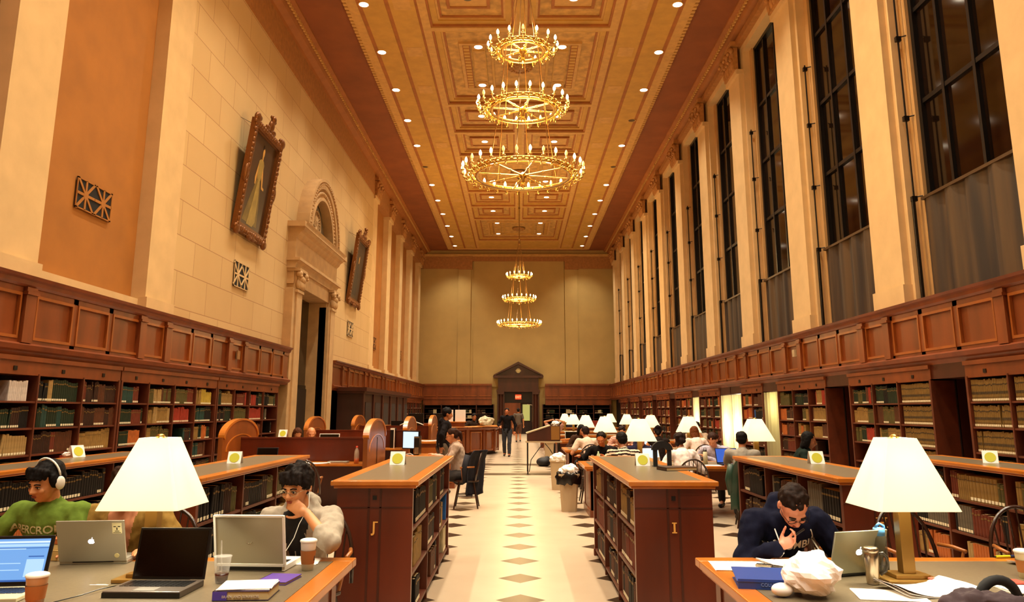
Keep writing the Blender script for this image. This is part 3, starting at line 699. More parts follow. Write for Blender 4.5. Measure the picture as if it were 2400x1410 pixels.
def sign_exit(parent_loc, rz, w, h, label, depth=.06, size=None):
    root = empty('exit_sign', parent_loc, rz, label, 'exit sign', 'EXIT signs')
    MB().box(-w/2, w/2, 0, depth, -h/2, h/2).build('sign_box', mat('exit_red', '#d83a1c', .5, emit=.9, ecol='#e0401c'), root)
    text(root, 'EXIT', h*.62, (0, -.004, -h*.22), mat('exit_letters', '#f4c090', .5, emit=1.0, ecol='#ffb080')); return root
def text(parent, s, size, loc, m, rot=(math.pi/2, 0, 0), name='lettering', ext=.002, bold=0):
    c = bpy.data.curves.new(name, 'FONT'); c.body = s; c.size = size; c.align_x = 'CENTER'; c.extrude = ext; c.offset = bold; c.resolution_u = 3
    t = bpy.data.objects.new(name+'_curve', c); COL.objects.link(t); bpy.context.view_layer.update()
    me = bpy.data.meshes.new_from_object(t.evaluated_get(bpy.context.evaluated_depsgraph_get())); bpy.data.objects.remove(t)
    me.materials.clear(); me.materials.append(m)
    o = bpy.data.objects.new(name, me); COL.objects.link(o); o.location = loc; o.rotation_euler = rot
    if parent: o.parent = parent
    return o
sign_exit((-6.7, 23.3, 2.62), math.pi/2, .42, .26, 'red EXIT sign inside the stone portal over its dark door')
# grilles
def grille(loc, wd, h, n, label):
    root = empty('wall_grille', loc, math.pi/2, label, 'vent grille', 'pierced vent grilles in the left wall')
    MB().box(-wd/2, wd/2, -.008, 0, 0, h).build('dark_opening', MATS['black_void'], root)
    g = MB(); cw = wd/n
    for i in range(n):
        for j in range(max(1, round(h/cw))):
            ch = h/max(1, round(h/cw)); cx = -wd/2+cw*(i+.5); cz = ch*(j+.5)
            for k in range(4):
                a = math.pi*k/4; L = (cw/2 if k % 4 == 0 else ch/2 if k == 2 else math.hypot(cw, ch)/2)*.97
                M = Matrix.Translation((cx, -.014, cz)) @ Matrix.Rotation(a, 4, 'Y'); g.box(-L, L, -.008, .006, -.022, .022, 0, M)
            g.cyl((cx, -.024, cz), (cx, -.008, cz), .07, n=10)
    for (a, b, c, d) in ((-wd/2, wd/2, 0, .02), (-wd/2, wd/2, h-.02, h), (-wd/2, -wd/2+.02, 0, h), (wd/2-.02, wd/2, 0, h)): g.box(a, b, -.022, -.006, c, d)
    g.build('pierced_screen', STONE if 'stone' in label else BROWN, root)
grille((-7.0, 12.27, 4.76), 1.06, .5, 2, 'pierced sunburst grille in the brown plaster panel at far left')
grille((-6.73, 18.45, 4.5), .98, .62, 2, 'pierced sunburst grille in the stone wall under the nearer portrait')
grille((-6.73, 30.9, 4.5), 1.0, .62, 2, 'pierced grille in the stone wall under the farther portrait')
grille((-7.0, 37.6, 4.5), .98, .62, 2, 'pierced grille in first brown panel beyond the portraits')
grille((-7.0, 46.1, 4.5), .98, .62, 2, 'pierced grille in a distant brown panel near the end wall')
# portraits
PAINT = mat('portrait_ground', '#3c2612', .45, noise_=(2, .35)); 
def portrait(loc, label, near):
    root = empty('framed_portrait', loc, 0, label, 'painting'); 
    T = Matrix.Rotation(math.atan(.33/2.75), 4, 'Y')      # leans out from the wall at the top
    W, H = 2.1, 2.78
    def bld(mb, n, m, par=root, **k):
        mb.v = [tuple(T @ Vector(v)) for v in mb.v]; return mb.build(n, m, par, **k)
    bld(MB().box(-.05, .0, -W/2+.1, W/2-.1, .1, H-.1), 'backing', BLACK)
    f = MB(); Rr = random.Random(3)
    for (a, b, c, d) in ((-W/2, W/2, 0, .2), (-W/2, W/2, H-.2, H), (-W/2, -W/2+.2, .2, H-.2), (W/2-.2, W/2, .2, H-.2)): f.box(-.03, .09, a, b, c, d)
    for (a, b, c, d) in ((-W/2+.2, W/2-.2, .2, .24), (-W/2+.2, W/2-.2, H-.24, H-.2), (-W/2+.2, -W/2+.24, .2, H-.2), (W/2-.24, W/2-.2, .2, H-.2)): f.box(.0, .05, a, b, c, d)
    per = []
    for i in range(16): t = i/16; per += [(-W/2+W*t, .08), (-W/2+W*t, H-.08)]
    for i in range(21): t = i/21; per += [(-W/2+.08, H*t), (W/2-.08, H*t)]
    for (a, b) in per: f.ell((.08, a+Rr.uniform(-.02, .02), b), (.05, Rr.uniform(.05, .1), Rr.uniform(.05, .09)), n=8, k=6)
    for q in (-1, 1):
        f.ell((.08, q*(W/2-.08), H+.02), (.07, .16, .14)); f.ell((.08, q*(W/2-.08), .02), (.07, .15, .12)); f.ell((.08, q*(W/2-.22), H+.06), (.05, .1, .07))
        f.ell((.07, q*W/2, H*.5), (.06, .08, .22)); f.ell((.08, q*.22, H+.05), (.05, .14, .07)); f.ell((.08, q*.12, .0), (.06, .18, .07))
    f.ell((.08, 0, H+.16), (.07, .14, .16)); f.ell((.1, .02, H+.34), (.07, .1, .1)); f.ell((.1, .1, H+.3), (.05, .08, .06)); f.ell((.08, -.08, H+.38), (.04, .06, .05))
    bld(f, 'gilt_frame', GILT)
    bld(MB().box(.0, .012, -W/2+.2, W/2-.2, .2, H-.2), 'canvas', PAINT)
    g = MB(); zc = .35     # generic standing figure in a long pale gown, painted on the canvas
    def poly(pts, x, m): g.prism(pts, x, x+.003, 'X', m)
    if near:
        poly([(-.62, .34), (-.45, .8), (-.2, 1.35), (-.08, 1.6), (.08, 1.6), (.2, 1.2), (.32, .8), (.4, .34)], .012, 0)
        poly([(-.3, .3), (-.15, .95), (-.06, 1.5), (.06, 1.5), (.16, 1.1), (.24, .45), (.1, .3)], .016, 1)
        poly([(-.14, 1.5), (-.2, 1.95), (-.1, 2.02), (.08, 2.02), (.18, 1.92), (.1, 1.5)], .016, 1)
        poly([(.14, 1.9), (.24, 1.6), (.3, 1.4), (.42, 1.38), (.42, 1.32), (.24, 1.33), (.12, 1.62)], .016, 2)
        poly([(-.2, 1.9), (-.3, 1.5), (-.26, 1.34), (-.2, 1.34), (-.16, 1.7)], .016, 2)
        poly([(-.03, 2.0), (-.03, 2.1), (-.06, 2.2), (-.04, 2.32), (.02, 2.36), (.07, 2.3), (.07, 2.16), (.04, 2.1), (.04, 2.0)], .016, 2)
        poly([(-.05, 2.28), (-.04, 2.4), (.03, 2.42), (.09, 2.36), (.08, 2.26), (.03, 2.33)], .019, 3)
    else:
        poly([(-.3, .4), (-.25, 1.3), (-.1, 1.7), (.1, 1.7), (.25, 1.2), (.3, .4)], .012, 3)
        poly([(-.05, 1.7), (-.07, 1.9), (0, 2.0), (.07, 1.9), (.05, 1.7)], .016, 2)
    bld(g, 'painted_figure', [mat('painted_gown_shade', '#6e5a26', .5, noise_=(4, .3)), mat('painted_gown', '#9c8440', .5, noise_=(5, .25)), mat('painted_skin', '#c8964a', .5), mat('painted_dark', '#2a1a0c', .5)])
    MB().tube([tuple(T @ Vector((-.03, -W/2+.3, H-.1))), (-.28, -W/2+.1, H+.15), (-.3, -W/2+.1, H-1.2)], .008, 5).ell((-.29, -W/2+.1, H+.15), (.02, .03, .03), n=8, k=6).build('hanging_wire', BLACKM, root)
portrait((-6.7, 18.6, 5.8), 'gilt-framed portrait of a lady in a pale gown leaning from the stone wall, the nearer', True)
portrait((-6.7, 30.9, 5.8), 'gilt-framed dark portrait leaning from the wall beyond the stone portal', False)
# ---------------- desks ----------------
def desk(x0, x1, y0, y1, label, h=.76, near=False, group=None):
    root = empty('reading_table', (x0, y0, 0), 0, label, 'table', group)
    W, D = x1-x0, y1-y0; r = .11
    t = MB()
    for (a, b, c, d) in ((0, W, 0, r), (0, W, D-r, D), (0, r, r, D-r), (W-r, W, r, D-r)): t.box(a, b, c, d, h-.045, h)
    t.box(.03, W-.03, .03, D-.03, h-.075, h-.045)
    t.build('table_rim', W_EDGE, root, bevel=.006)
    MB().box(r, W-r, r, D-r, h-.04, h-.001).build('writing_surface', LINO, root)
    for xx in (.1, W-.16):
        p = MB(); p.box(xx, xx+.06, .1, D-.1, 0, h-.075); p.box(xx-.02, xx+.08, .06, D-.06, 0, .1)
        p.box(xx-.01, xx+.07, .1, .2, .1, h-.075); p.box(xx-.01, xx+.07, D-.2, D-.1, .1, h-.075); p.build('end_panel', W_RED, root)
    MB().box(.16, W-.16, D/2-.02, D/2+.02, .35, h-.075).build('modesty_panel', W_RED, root)
    return root
desk(-4.85, -.935, 3.45, 4.72, 'long reading table in the near left corner crowded with laptops', near=True)
desk(1.035, 4.85, 3.45, 4.72, 'long reading table in the near right corner with plastic bag and binder', near=True)
TY = [12.75+4.95*k for k in range(5)]
on = ['first of five', 'second of five', 'third of five', 'fourth of five', 'farthest of five']
for k, y in enumerate(TY): desk(1.03, 4.9, y-.63, y+.65, 'long two-lamp reading table right of the aisle, '+on[k], group='reading tables right of the aisle')
# counter-height bookcases
def low_case(x0, x1, y0, y1, label, letter=None, pals=None, where='', near_panel=True, h=1.08):
    root = empty('counter_bookcase', (x0, y0, 0), 0, label, 'bookcase', 'counter-height double-sided bookcases')
    W, D = x1-x0, y1-y0; r = .1; i = .045
    t = MB()
    for (a, b, c, d) in ((0, W, 0, r), (0, W, D-r, D), (0, r, r, D-r), (W-r, W, r, D-r)): t.box(a, b, c, d, h-.035, h)
    t.box(.02, W-.02, .02, D-.02, h-.055, h-.035)
    t.build('counter_rim', W_EDGE, root, bevel=.006)
    MB().box(r, W-r, r, D-r, h-.03, h-.001).build('counter_surface', LINO, root)
    for (a, b, s) in ((i, i+.05, -1), (D-i-.05, D-i, 1)):
        p = MB(); p.box(i, W-i, a, b, 0, h-.055); ys = (a-.004, a) if s < 0 else (b, b+.004)
        for q in (-.035, .035): p.box(W/2+q*1.25-.008, W/2+q*1.25+.008, ys[0]+(.0 if s < 0 else 0), ys[1], 0, h-.055, 1)
        p.box(i, W-i, ys[0], ys[1], h-.2, h-.192, 1); p.box(i-.01, W-i+.01, a-.01, b+.01, 0, .07)
        p.build('end_panel', [W_END, W_DARK], root)
        if s < 0: MB().cb((W/2, a-.006, h-.125), (.03, .01, .03)).build('key_plate', BLACK, root)
    if letter:
        o = text(root, letter, .1, (W/2, i-.008, .71), mat('copper_letter', '#e8a850', .5), bold=.002); o.name = 'letter_plate'
        mm_ = MATS['copper_letter']; zt_ = .71+.07
        sb_ = MB()
        if letter in 'IJH':
            for q in ((0,) if letter != 'H' else (-.025, .025)):
                sb_.cb((W/2+q+(.012 if letter == 'J' else 0), i-.008, zt_), (.036, .004, .008), 0)
                if letter != 'J': sb_.cb((W/2+q, i-.008, .712), (.036, .004, .008), 0)
            sb_.build('letter_serif', mm_, o).matrix_parent_inverse = o.matrix_basis.inverted()
    nb = 3; zs = [.08, .4, .72]
    MB().box(W/2-.01, W/2+.01, i+.05, D-i-.05, .07, h-.055).build('centre_panel', W_BACK, root)
    for j in range(1, nb):
        yy = i+.05+(D-2*i-.1)*j/nb; MB().box(i, W-i, yy-.015, yy+.015, 0, h-.055).build('divider', W_SHELF, root)
    for z in zs:
        MB().box(i+.005, W-i-.005, i+.05, D-i-.05, z-.022, z).build('shelf', W_SHELF, root)
    for side in (-1, 1):
        if side == 1 and x0 > 0.5 and x0 < 2 or (side == -1 and x1 < -.5 and x1 > -2): pass
        for j in range(nb):
            a = y0+i+.05+(D-2*i-.1)*j/nb+.02; b = a+(D-2*i-.1)/nb-.04
            for q, z in enumerate(zs):
                xf = (x0+i+.02) if side < 0 else (x1-i-.02)
                if side != (1 if x1 < 0 else -1): continue
                pal, dens = pals[(j*3+q) % len(pals)] if pals else (D_, 1)
                fill(xf, a, b, z, .29, pal, 'books in the %s, %s shelf' % (where, ['bottom', 'middle', 'top'][q]), (['bottom', 'middle', 'top'][q], where, j, nb), 'Y', side, dens)
    return root
D_ = ['black', 'dark brown', 'dark green']  # mostly black covers paint the shade inside the counter bookcases
low_case(-1.40, -.74, 5.97, 9.25, 'counter bookcase lettered J immediately left of the aisle', 'J', [(['black', 'tan', 'cream'], .3), (['orange', 'tan', 'black'], .5), (['black'], .7), (['black', 'brown'], .5), (['black', 'dark brown'], .6), (['black', 'olive'], .8)], 'counter bookcase lettered J')
low_case(.83, 1.50, 5.92, 9.2, 'counter bookcase lettered I immediately right of the aisle', 'I', [(['black', 'brown', 'dark brown'], .8), (['brown', 'black', 'red brown'], .9), (['black', 'brown', 'dark brown', 'tan'], .9)], 'counter bookcase lettered I')
low_case(-3.12, -2.46, 6.2, 9.4, 'counter bookcase behind the hooded reader, left of the one lettered J', None, [(D_, .9), (D_+['tan'], .95), (['black', 'dark brown', 'olive'], .95)], 'counter bookcase behind hooded reader')
low_case(2.50, 3.16, 6.2, 9.2, 'counter bookcase lettered H behind the navy-sweatered reader', 'H', [(['black', 'dark brown', 'brown', 'tan'], .8), (['black', 'dark brown', 'dark brown'], .9), (['brown', 'black', 'grey', 'dark brown'], .8)], 'counter bookcase lettered H')
low_case(-5.1, -4.45, 6.2, 10.2, 'counter bookcase behind the green-shirted reader at far left', None, [(D_, .9), (['black', 'orange', 'black', 'black'], .9), (['black', 'tan', 'black'], .95)], 'counter bookcase behind green-shirted reader')
low_case(4.42, 5.05, 6.2, 9.4, 'counter bookcase at the far right edge behind the right lampshade', 'G', [(['buff', 'tan', 'orange'], .7), (['tan', 'black', 'red brown', 'grey'], .95), (['red brown', 'tan', 'black', 'olive'], .95)], 'counter bookcase at right edge')
# tent cards
def tent(x, y, z, rz, label, sc=1):
    root = empty('tent_card', (x, y, z), rz, label, 'tent card', 'folded cards with yellow discs')
    h, w_, d = .1*sc, .115*sc, .05*sc; mb = MB()
    for s in (-1, 1):
        M = Matrix.Translation((0, s*d, 0)) @ Matrix.Rotation(s*.42, 4, 'X'); mb.box(-w_/2, w_/2, -.001, .001, 0, h*1.08, 0, M)
    mb.build('card', PAPER, root)
    M = Matrix.Translation((0, -d-.002, 0)) @ Matrix.Rotation(-.42, 4, 'X'); c = MB(); c.cyl((0, -.002, h*.52), (0, 0, h*.52), .042*sc, n=24)
    c.v = [tuple(M @ Vector(v)) for v in c.v]; c.build('yellow_disc', mat('yellow_disc', '#bcb81c', .6), root)
tent(-2.83, 7.95, 1.08, .1, 'yellow-disc tent card on the counter bookcase behind the hooded reader', 1.15)
tent(-1.165, 7.75, 1.08, 0, 'yellow-disc tent card on top of the J bookcase', 1.25)
tent(-5.02, 9.0, 1.08, 1.1, 'yellow-disc tent card seen edge-on at far left, beside crumpled tissue', 1.3)
tent(1.20, 7.6, 1.08, 0, 'yellow-disc tent card on top of the I bookcase beside the black bookend', 1.15)
tent(2.98, 7.9, 1.08, -.05, 'yellow-disc tent card on top of the H bookcase', 1.2)
tent(4.78, 8.0, 1.08, -.5, 'tent card on the far right counter above the right lampshade', 1.2)
tent(-3.95, 13.3, 1.16, 0, 'yellow-disc tent card on the first carrel partition', 1.2)
tent(-2.55, 18.2, 1.16, 0, 'cream tent card on the second carrel partition by the computer tower', 1.2)
# crumpled tissue, book and bookend
def crumple(mb, c, r, seed, n=60, amp=.3, fl=0.7):
    Rr = random.Random(seed); m2 = MB(); m2.ell((0, 0, 0), 1, n=30, k=17); off = Vector((seed*3.1, seed*1.7, 0))
    vs = []
    for v in m2.v:
        v = Vector(v); d = 1+amp*(noise.noise(v*1.6+off)*1.1+noise.noise(v*3.7+off)*.6+abs(noise.noise(v*7+off))*.35)
        p = v*d; z = p.z*r*fl; vs.append((c[0]+p.x*r, c[1]+p.y*r, max(c[2]+z, c[2]-r*fl*.75)))
    mb.add(vs, m2.f, 0, False)
mb = MB(); crumple(mb, (0, 0, .03), .04, 4); tag(mb.build('crumpled_tissue', PAPER, loc=(-5.1, 8.95, 1.08)), 'small crumpled white tissue lying beside the edge-on tent card', 'tissue')
r_ = empty('closed_book', (1.42, 7.05, 1.08), .25, 'dark brown hardback lying flat on the I bookcase before the bookend', 'book')
MB().box(-.15, .15, -.1, .1, 0, .004).box(-.15, .15, -.1, .1, .026, .03).box(-.15, -.145, -.1, .1, 0, .03).build('cover', mat('flat_book_cover', '#3a2416', .5), r_); MB().box(-.144, .143, -.095, .095, .004, .026).build('page_block', PAGES, r_)
k_ = MB()
k_.box(-.085, -.05, -.02, .02, 0, .16); k_.box(.05, .085, -.02, .02, 0, .16); arch(k_, .05, .1, 0, .04, 0, n=16)
k_ = MB(); k_.box(-.085, -.048, -.02, .02, 0, .15); k_.box(.048, .085, -.02, .02, 0, .15)
for i in range(16):
    a0, a1 = math.pi*i/16, math.pi*(i+1)/16
    k_.prism([(.04*math.cos(a0), .15+.02*math.sin(a0)), (.1*math.cos(a0), .15+.085*math.sin(a0)), (.1*math.cos(a1), .15+.085*math.sin(a1)), (.04*math.cos(a1), .15+.02*math.sin(a1))], -.025, .025, 'Y')
k_.box(-.09, .09, -.05, .06, 0, .004)
tag(k_.build('bookend', mat('matte_black', '#060505', .7), loc=(1.375, 7.5, 1.08)), 'matte black arched bookend standing on the I bookcase', 'bookend')
# ---------------- table lamps ----------------
def lamp_proto():
    root = empty('table_lamp'); tag(root, None, 'lamp')
    MB().box(-.14, .14, -.1, .1, 0, .018).box(-.085, .085, -.065, .065, .018, .038).build('base', BRASS, root, bevel=.003)
    MB().box(-.031, .031, -.031, .031, .038, .40).build('pole', BRASS, root, bevel=.002)
    a, b, z0, z1 = .205, .078, .355, .70; vs = []; fs = []
    s = MB()
    def ringp(r, z, c=.93): return [(r, -r*c, z), (r, r*c, z), (r*c, r, z), (-r*c, r, z), (-r, r*c, z), (-r, -r*c, z), (-r*c, -r, z), (r*c, -r, z)]
    for o in (0, .004):
        n0 = len(s.v); P = ringp(a-o, z0)+ringp(b-o, z1); s.add(P, [(i, (i+1) % 8, 8+(i+1) % 8, 8+i) if not o else (i, 8+i, 8+(i+1) % 8, (i+1) % 8) for i in range(8)])
    s.build('lamp_shade', SHADE, root)
    h = MB(); h.cyl((0, 0, .40), (0, 0, .70), .008); h.box(-.075, .075, -.004, .004, .693, .699); h.box(-.004, .004, -.075, .075, .693, .699); h.lathe([(0, 0), (.02, 0), (.025, .008), (.012, .018), (0, .02)], (0, 0, .7)); h.build('harp', GOLD, root)
    h = MB()
    for q in (-1, 1): h.lathe([(0, 0), (.018, .01), (.034, .05), (.028, .09), (0, .115)], (q*.05, 0, .46), 10)
    h.build('bulb', mat('lamp_bulb', '#fff4d0', .4, emit=3, ecol='#fff0c8'), root)
    return root
lp_ = lamp_proto(); 
def place_lamp(x, y, lbl, zz=.76, grp='table lamps on the reading tables'):
    o = inst(lp_, (x, y, zz), 0, lbl, grp)
    if y > 6: o.scale = (1.2, 1.2, 1)
    l = light('lamp_light', 'POINT', (0, 0, .53), LAMP_W, (1, .9, .68), o, shadow_soft_size=.05)
    return o
CHREG(lp_)
place_lamp(-1.87, 4.13, 'large glowing square-shaded lamp on the near left table')
place_lamp(1.965, 4.1, 'large glowing square-shaded lamp on the near right table')
for k, y in enumerate(TY):
    place_lamp(1.98, y, 'glowing aisle-side lamp on the right-hand reading table that is '+on[k])
    place_lamp(3.86, y, 'glowing wall-side lamp on the right-hand reading table that is '+on[k])
# ---------------- carrel rows on the left ----------------
def carrel(yc, label, x0=-4.72, x1=-2.36):
    root = empty('carrel_desk', (x0, yc, 0), 0, label, 'carrel desk', 'back-to-back carrel desks')
    W = x1-x0; hd = .85
    MB().box(0, W, -.025, .025, 0, 1.13).box(-.0, W, -.035, .035, 1.13, 1.155).build('partition', W_END, root)
    for s in (-1, 1):
        a, b = sorted((s*.03, s*(hd-.12))); MB().box(.03, W-.03, a, b, .73, .76).build('desk_top', W_EDGE, root)
    for xx in (0, W-.07):
        p = MB(); n = 24; pts = [(-hd, 0), (-hd, 1.17)]
        for i in range(n+1): a = math.pi-math.pi*i/n; pts.append((hd*.93*math.cos(a), 1.17+.27*math.sin(a)))
        pts += [(hd, 1.17), (hd, 0)]
        p.prism([(u, v) for u, v in pts], xx, xx+.07, 'X', 0)
        o = [(hd*.98*math.cos(math.pi*i/n), 1.175+.29*math.sin(math.pi*i/n)) for i in range(n+1)]
        for i in range(n):
            (u0, v0), (u1, v1) = o[i], o[i+1]; p.prism([(u0*.93, v0-.03), (u0, v0), (u1, v1), (u1*.93, v1-.03)], xx-.015, xx+.085, 'X', 1)
        for i in range(n):
            a0, a1 = math.pi*i/n, math.pi*(i+1)/n
            q = [(r*math.cos(a), .95+r*.34*math.sin(a)*1.1) for r, a in ((.66, a0), (.70, a0), (.70, a1), (.66, a1))]; p.prism(q, xx-.008, xx+.078, 'X', 1)
        p.build('arched_end', [W_ARCH, W_EDGE], root)
    return root
CY = [13.3, 18.25, 23.2]
for k, y in enumerate(CY): carrel(y, ['carrel desk with arched ends directly behind the J bookcase', 'second carrel desk with arched ends behind the first', 'third carrel desk, farthest back beside the reference desk'][k], -4.72, -2.36 if k == 0 else -2.45)
def side_desk(x0, x1, y0, y1, h, label):
    root = empty('side_desk', (x0, y0, 0), 0, label, 'desk'); W, D = x1-x0, y1-y0
    MB().box(-.02, W+.02, -.02, D+.02, h-.04, h).build('desk_top', W_EDGE, root, bevel=.005)
    MB().box(.02, W-.02, .02, D-.02, 0, h-.04).build('cabinet', W_RED, root)
    MB().box(.08, W-.08, 0, .02, .12, h-.12).build('front_panel', Wm[1], root)
side_desk(-2.28, -1.62, 14.3, 15.3, .78, 'low wooden computer desk adjoining the first carrel end')
side_desk(-2.36, -1.28, 16.6, 17.6, .95, 'wooden writing counter with papers behind the computer tower')
side_desk(-3.7, -2.0, 25.2, 26.2, 1.0, 'wooden counter holding black monitors near the reference desk')
# ---------------- round reference desk ----------------
rd_ = empty('reference_desk', (-3.3, 30.4, 0), 0, 'large curved panelled reference desk left of the aisle', 'desk')
m_ = MB(); m_.lathe([(2.55, .12), (2.55, .9), (2.62, .92), (2.62, .97)], n=64); m_.lathe([(2.45, 0), (2.45, .12), (2.55, .12)], n=64, m=1); m_.build('drum', [W_RED, W_BACK], rd_)
m_ = MB(); m_.lathe([(1.8, .99), (2.7, .99), (2.72, 1.0), (2.7, 1.02), (1.8, 1.02)], n=64); m_.build('counter_top', W_EDGE, rd_)
m_ = MB()
for i in range(20):
    a = 2*math.pi*i/20; c, s = math.cos(a), math.sin(a); M = Matrix.Translation((2.56*c, 2.56*s, .5)) @ Matrix.Rotation(a, 4, 'Z')
    m_.box(-.01, .04, -.06, .06, -.4, .42, 0, M)
    M = Matrix.Translation((2.54*math.cos(a+.157), 2.54*math.sin(a+.157), .5)) @ Matrix.Rotation(a+.157, 4, 'Z')
    for (p, q, z0, z1) in ((-.27, .27, -.34, -.3), (-.27, .27, .3, .34), (-.27, -.24, -.3, .3), (.24, .27, -.3, .3)): m_.box(-.01, .03, p, q, z0, z1, 1, M)
m_.build('pilasters', Wm, rd_)
m_ = MB(); m_.box(.3, 1.4, -2.3, -1.75, 1.02, 1.17); m_.box(-1.2, .2, -2.3, -1.8, 1.02, 1.14); m_.box(.25, 1.45, -2.35, -1.7, 1.17, 1.2, 1); m_.build('raised_counter', [W_RED, W_EDGE], rd_)
# ---------------- display stand ----------------
ds = empty('display_stand', (.26, 20.4, 0), 0, 'slant-topped display case on a thin metal table in the aisle', 'display case')
m_ = MB()
for x in (.0, .82):
    for y in (0, .75): m_.box(x, x+.03, y, y+.03, 0, .78)
    m_.tube([(x+.01, .1, .08), (x+.01, .3, .35), (x+.01, .6, .6), (x+.01, .72, .76)], .01, 6)
m_.tube([(.05, 0, .05), (.1, 0, .35), (.3, 0, .62), (.42, 0, .76)], .01, 6); m_.tube([(.8, 0, .05), (.75, 0, .35), (.58, 0, .62), (.46, 0, .76)], .01, 6)
m_.build('metal_legs', BLACKM, ds); MB().box(-.04, .9, -.03, .8, .78, .815).build('table_top', BEIGE, ds)
MB().prism([(0, .82), (.86, .82), (.86, 1.2), (.6, 1.2), (0, 1.0)], .02, .6, 'Y').build('slanted_case', W_DARK, ds)
MB().prism([(-.02, 1.0), (.6, 1.2), (.6, 1.225), (-.03, 1.025)], .0, .62, 'Y').build('slanted_lid', BEIGE, ds); MB().box(.62, .84, .0, .02, .85, 1.19).build('front_label_panel', mat('amber_panel', '#8a5c20', .5), ds)
# ---------------- waste bins ----------------
def bin_(x, y, sc, label, liner, bag):
    root = empty('waste_bin', (x, y, 0), 0, label, 'waste bin', 'beige waste bins along the aisle')
    m = MB()
    def rr(w_, z): return [(w_*a, w_*b*.85, z) for a, b in ((-1, -.8), (-.8, -1), (.8, -1), (1, -.8), (1, .8), (.8, 1), (-.8, 1), (-1, .8))]
    P = []
    for w_, z in ((.12*sc, 0), (.155*sc, .56*sc), (.17*sc, .56*sc), (.17*sc, .59*sc), (.15*sc, .59*sc), (.11*sc, .03)): P += rr(w_, z)
    fs = [(j*8+i, j*8+(i+1) % 8, (j+1)*8+(i+1) % 8, (j+1)*8+i) for j in range(5) for i in range(8)]+[tuple(range(7, -1, -1)), tuple(range(40, 48))]
    m.add(P, fs, 0); m.build('tub', BEIGE, root)
    if liner:
        m = MB(); Rr = random.Random(5); vs = []; n = 32
        for z, r in ((.44, .19), (.52, .21), (.6, .185), (.62, .17), (.57, .14)):
            for i in range(n):
                a = 2*math.pi*i/n; q = r*sc*(1+.1*math.sin(i*2.3+z*30)); vs.append((q*math.cos(a), q*math.sin(a)*.9, z*sc+.02*math.sin(i*1.7)-(.03*Rr.random() if z < .5 else 0)))
        m.add(vs, [(j*n+i, j*n+(i+1) % n, (j+1)*n+(i+1) % n, (j+1)*n+i) for j in range(4) for i in range(n)], 0, True); m.build('bin_liner', mat('black_liner', '#0a0808', .3), root)
    if bag:
        m = MB(); crumple(m, (0, 0, .62*sc), .15*sc, 7+int(x*10)); m.build('paper_heap', PAPER, root)
bin_(.84, 12.95, 1.0, 'beige waste bin with black liner and paper heap, nearest to the camera', True, True)
bin_(.84, 16.4, 1.0, 'beige waste bin topped with bulging white bag behind the nearest bin', False, True)
bin_(1.03, 25.5, 1.0, 'small beige waste bin far along the aisle beyond the display case', False, False)
# ---------------- windsor chairs ----------------
def windsor():
    root = empty('windsor_chair'); tag(root, None, 'chair'); CHM = mat('dark_chair_wood', '#2a130a', .25, wood=(6, .3, (1, 1, .3)), coat=.4)
    s = MB(); pts = [(.21*math.cos(a)*(1.05 if math.sin(a) < 0 else .9), .21*math.sin(a)) for a in [2*math.pi*i/24 for i in range(24)]]
    s.prism(pts, .42, .45, 'Z'); s.build('seat', CHM, root, bevel=.008)
    for x in (-1, 1):
        for y in (-1, 1): MB().cyl((x*.12, y*.12, .42), (x*.2, y*.2, 0), .018, .012, 10).build('leg', CHM, root)
    MB().cyl((-.16, -.16, .2), (-.16, .16, .2), .01).cyl((.16, -.16, .2), (.16, .16, .2), .01).cyl((-.16, 0, .2), (.16, 0, .2), .01).build('stretcher', CHM, root)
    bow = []; n = 22
    for i in range(n+1):
        a = math.pi*i/n; bow.append((.235*math.cos(a), .15+.1*(math.sin(a)**.8), .45+.47*(math.sin(a)**.72 if math.sin(a) > 0 else 0)))
    MB().tube(bow, .014, 8).build('bow', CHM, root)
    for i in range(7):
        x = (-3+i)*.05; a = math.acos(max(-1, min(1, x*1.15/.235))); s_ = math.sin(a)
        MB().cyl((x, .16, .45), (.235*math.cos(a), .15+.1*s_**.8, .45+.47*s_**.72), .007, n=6).build('spindle', CHM, root)
    for s in (1, -1): MB().tube([(s*.25, -.1, .66), (s*.25, .02, .67), (s*.225, .14, .67)], .014).cyl((s*.2, -.06, .45), (s*.25, -.08, .66), .01).build('arm_rest', mat('honey_chair_wood', '#9a5a26', .3), root)
    return root
wp = windsor(); CHREG(wp)
def chair(x, y, rz, label, grp=None): return inst(wp, (x, y, 0), rz, label, grp or 'bow-backed windsor chairs')
# ---------------- timber end door with pediment ----------------
ed = empty('pediment_doorway', (.08, 54.2, 0), 0, 'dark timber doorway with triangular pediment and clock on the end wall', 'doorway')
m_ = MB(); m_.box(-1.45, -.95, -.35, .1, 0, 2.9); m_.box(.95, 1.45, -.35, .1, 0, 2.9); m_.box(-1.4, 1.4, -.4, .1, 2.9, 3.8); m_.box(-1.5, 1.5, -.45, .1, 2.85, 3.0)
for x in (-1.2, 1.2): m_.cyl((x, -.42, .1), (x, -.42, 2.7), .15, .13, 14); m_.box(x-.22, x+.22, -.62, -.2, 2.68, 2.86); m_.box(x-.22, x+.22, -.62, -.2, 0, .12)
m_.build('door_case', W_DARK, ed)
m_ = MB(); m_.prism([(-1.62, 3.95), (0, 4.78), (1.62, 3.95)], -.3, .1, 'Y', 0)
for s in (-1, 1): m_.prism([(s*1.75, 3.9), (s*1.7, 4.02), (0, 4.92), (0, 4.74)], -.55, .1, 'Y', 0)
m_.box(-1.72, 1.72, -.55, .1, 3.8, 3.96); m_.build('pediment', W_DARK, ed)
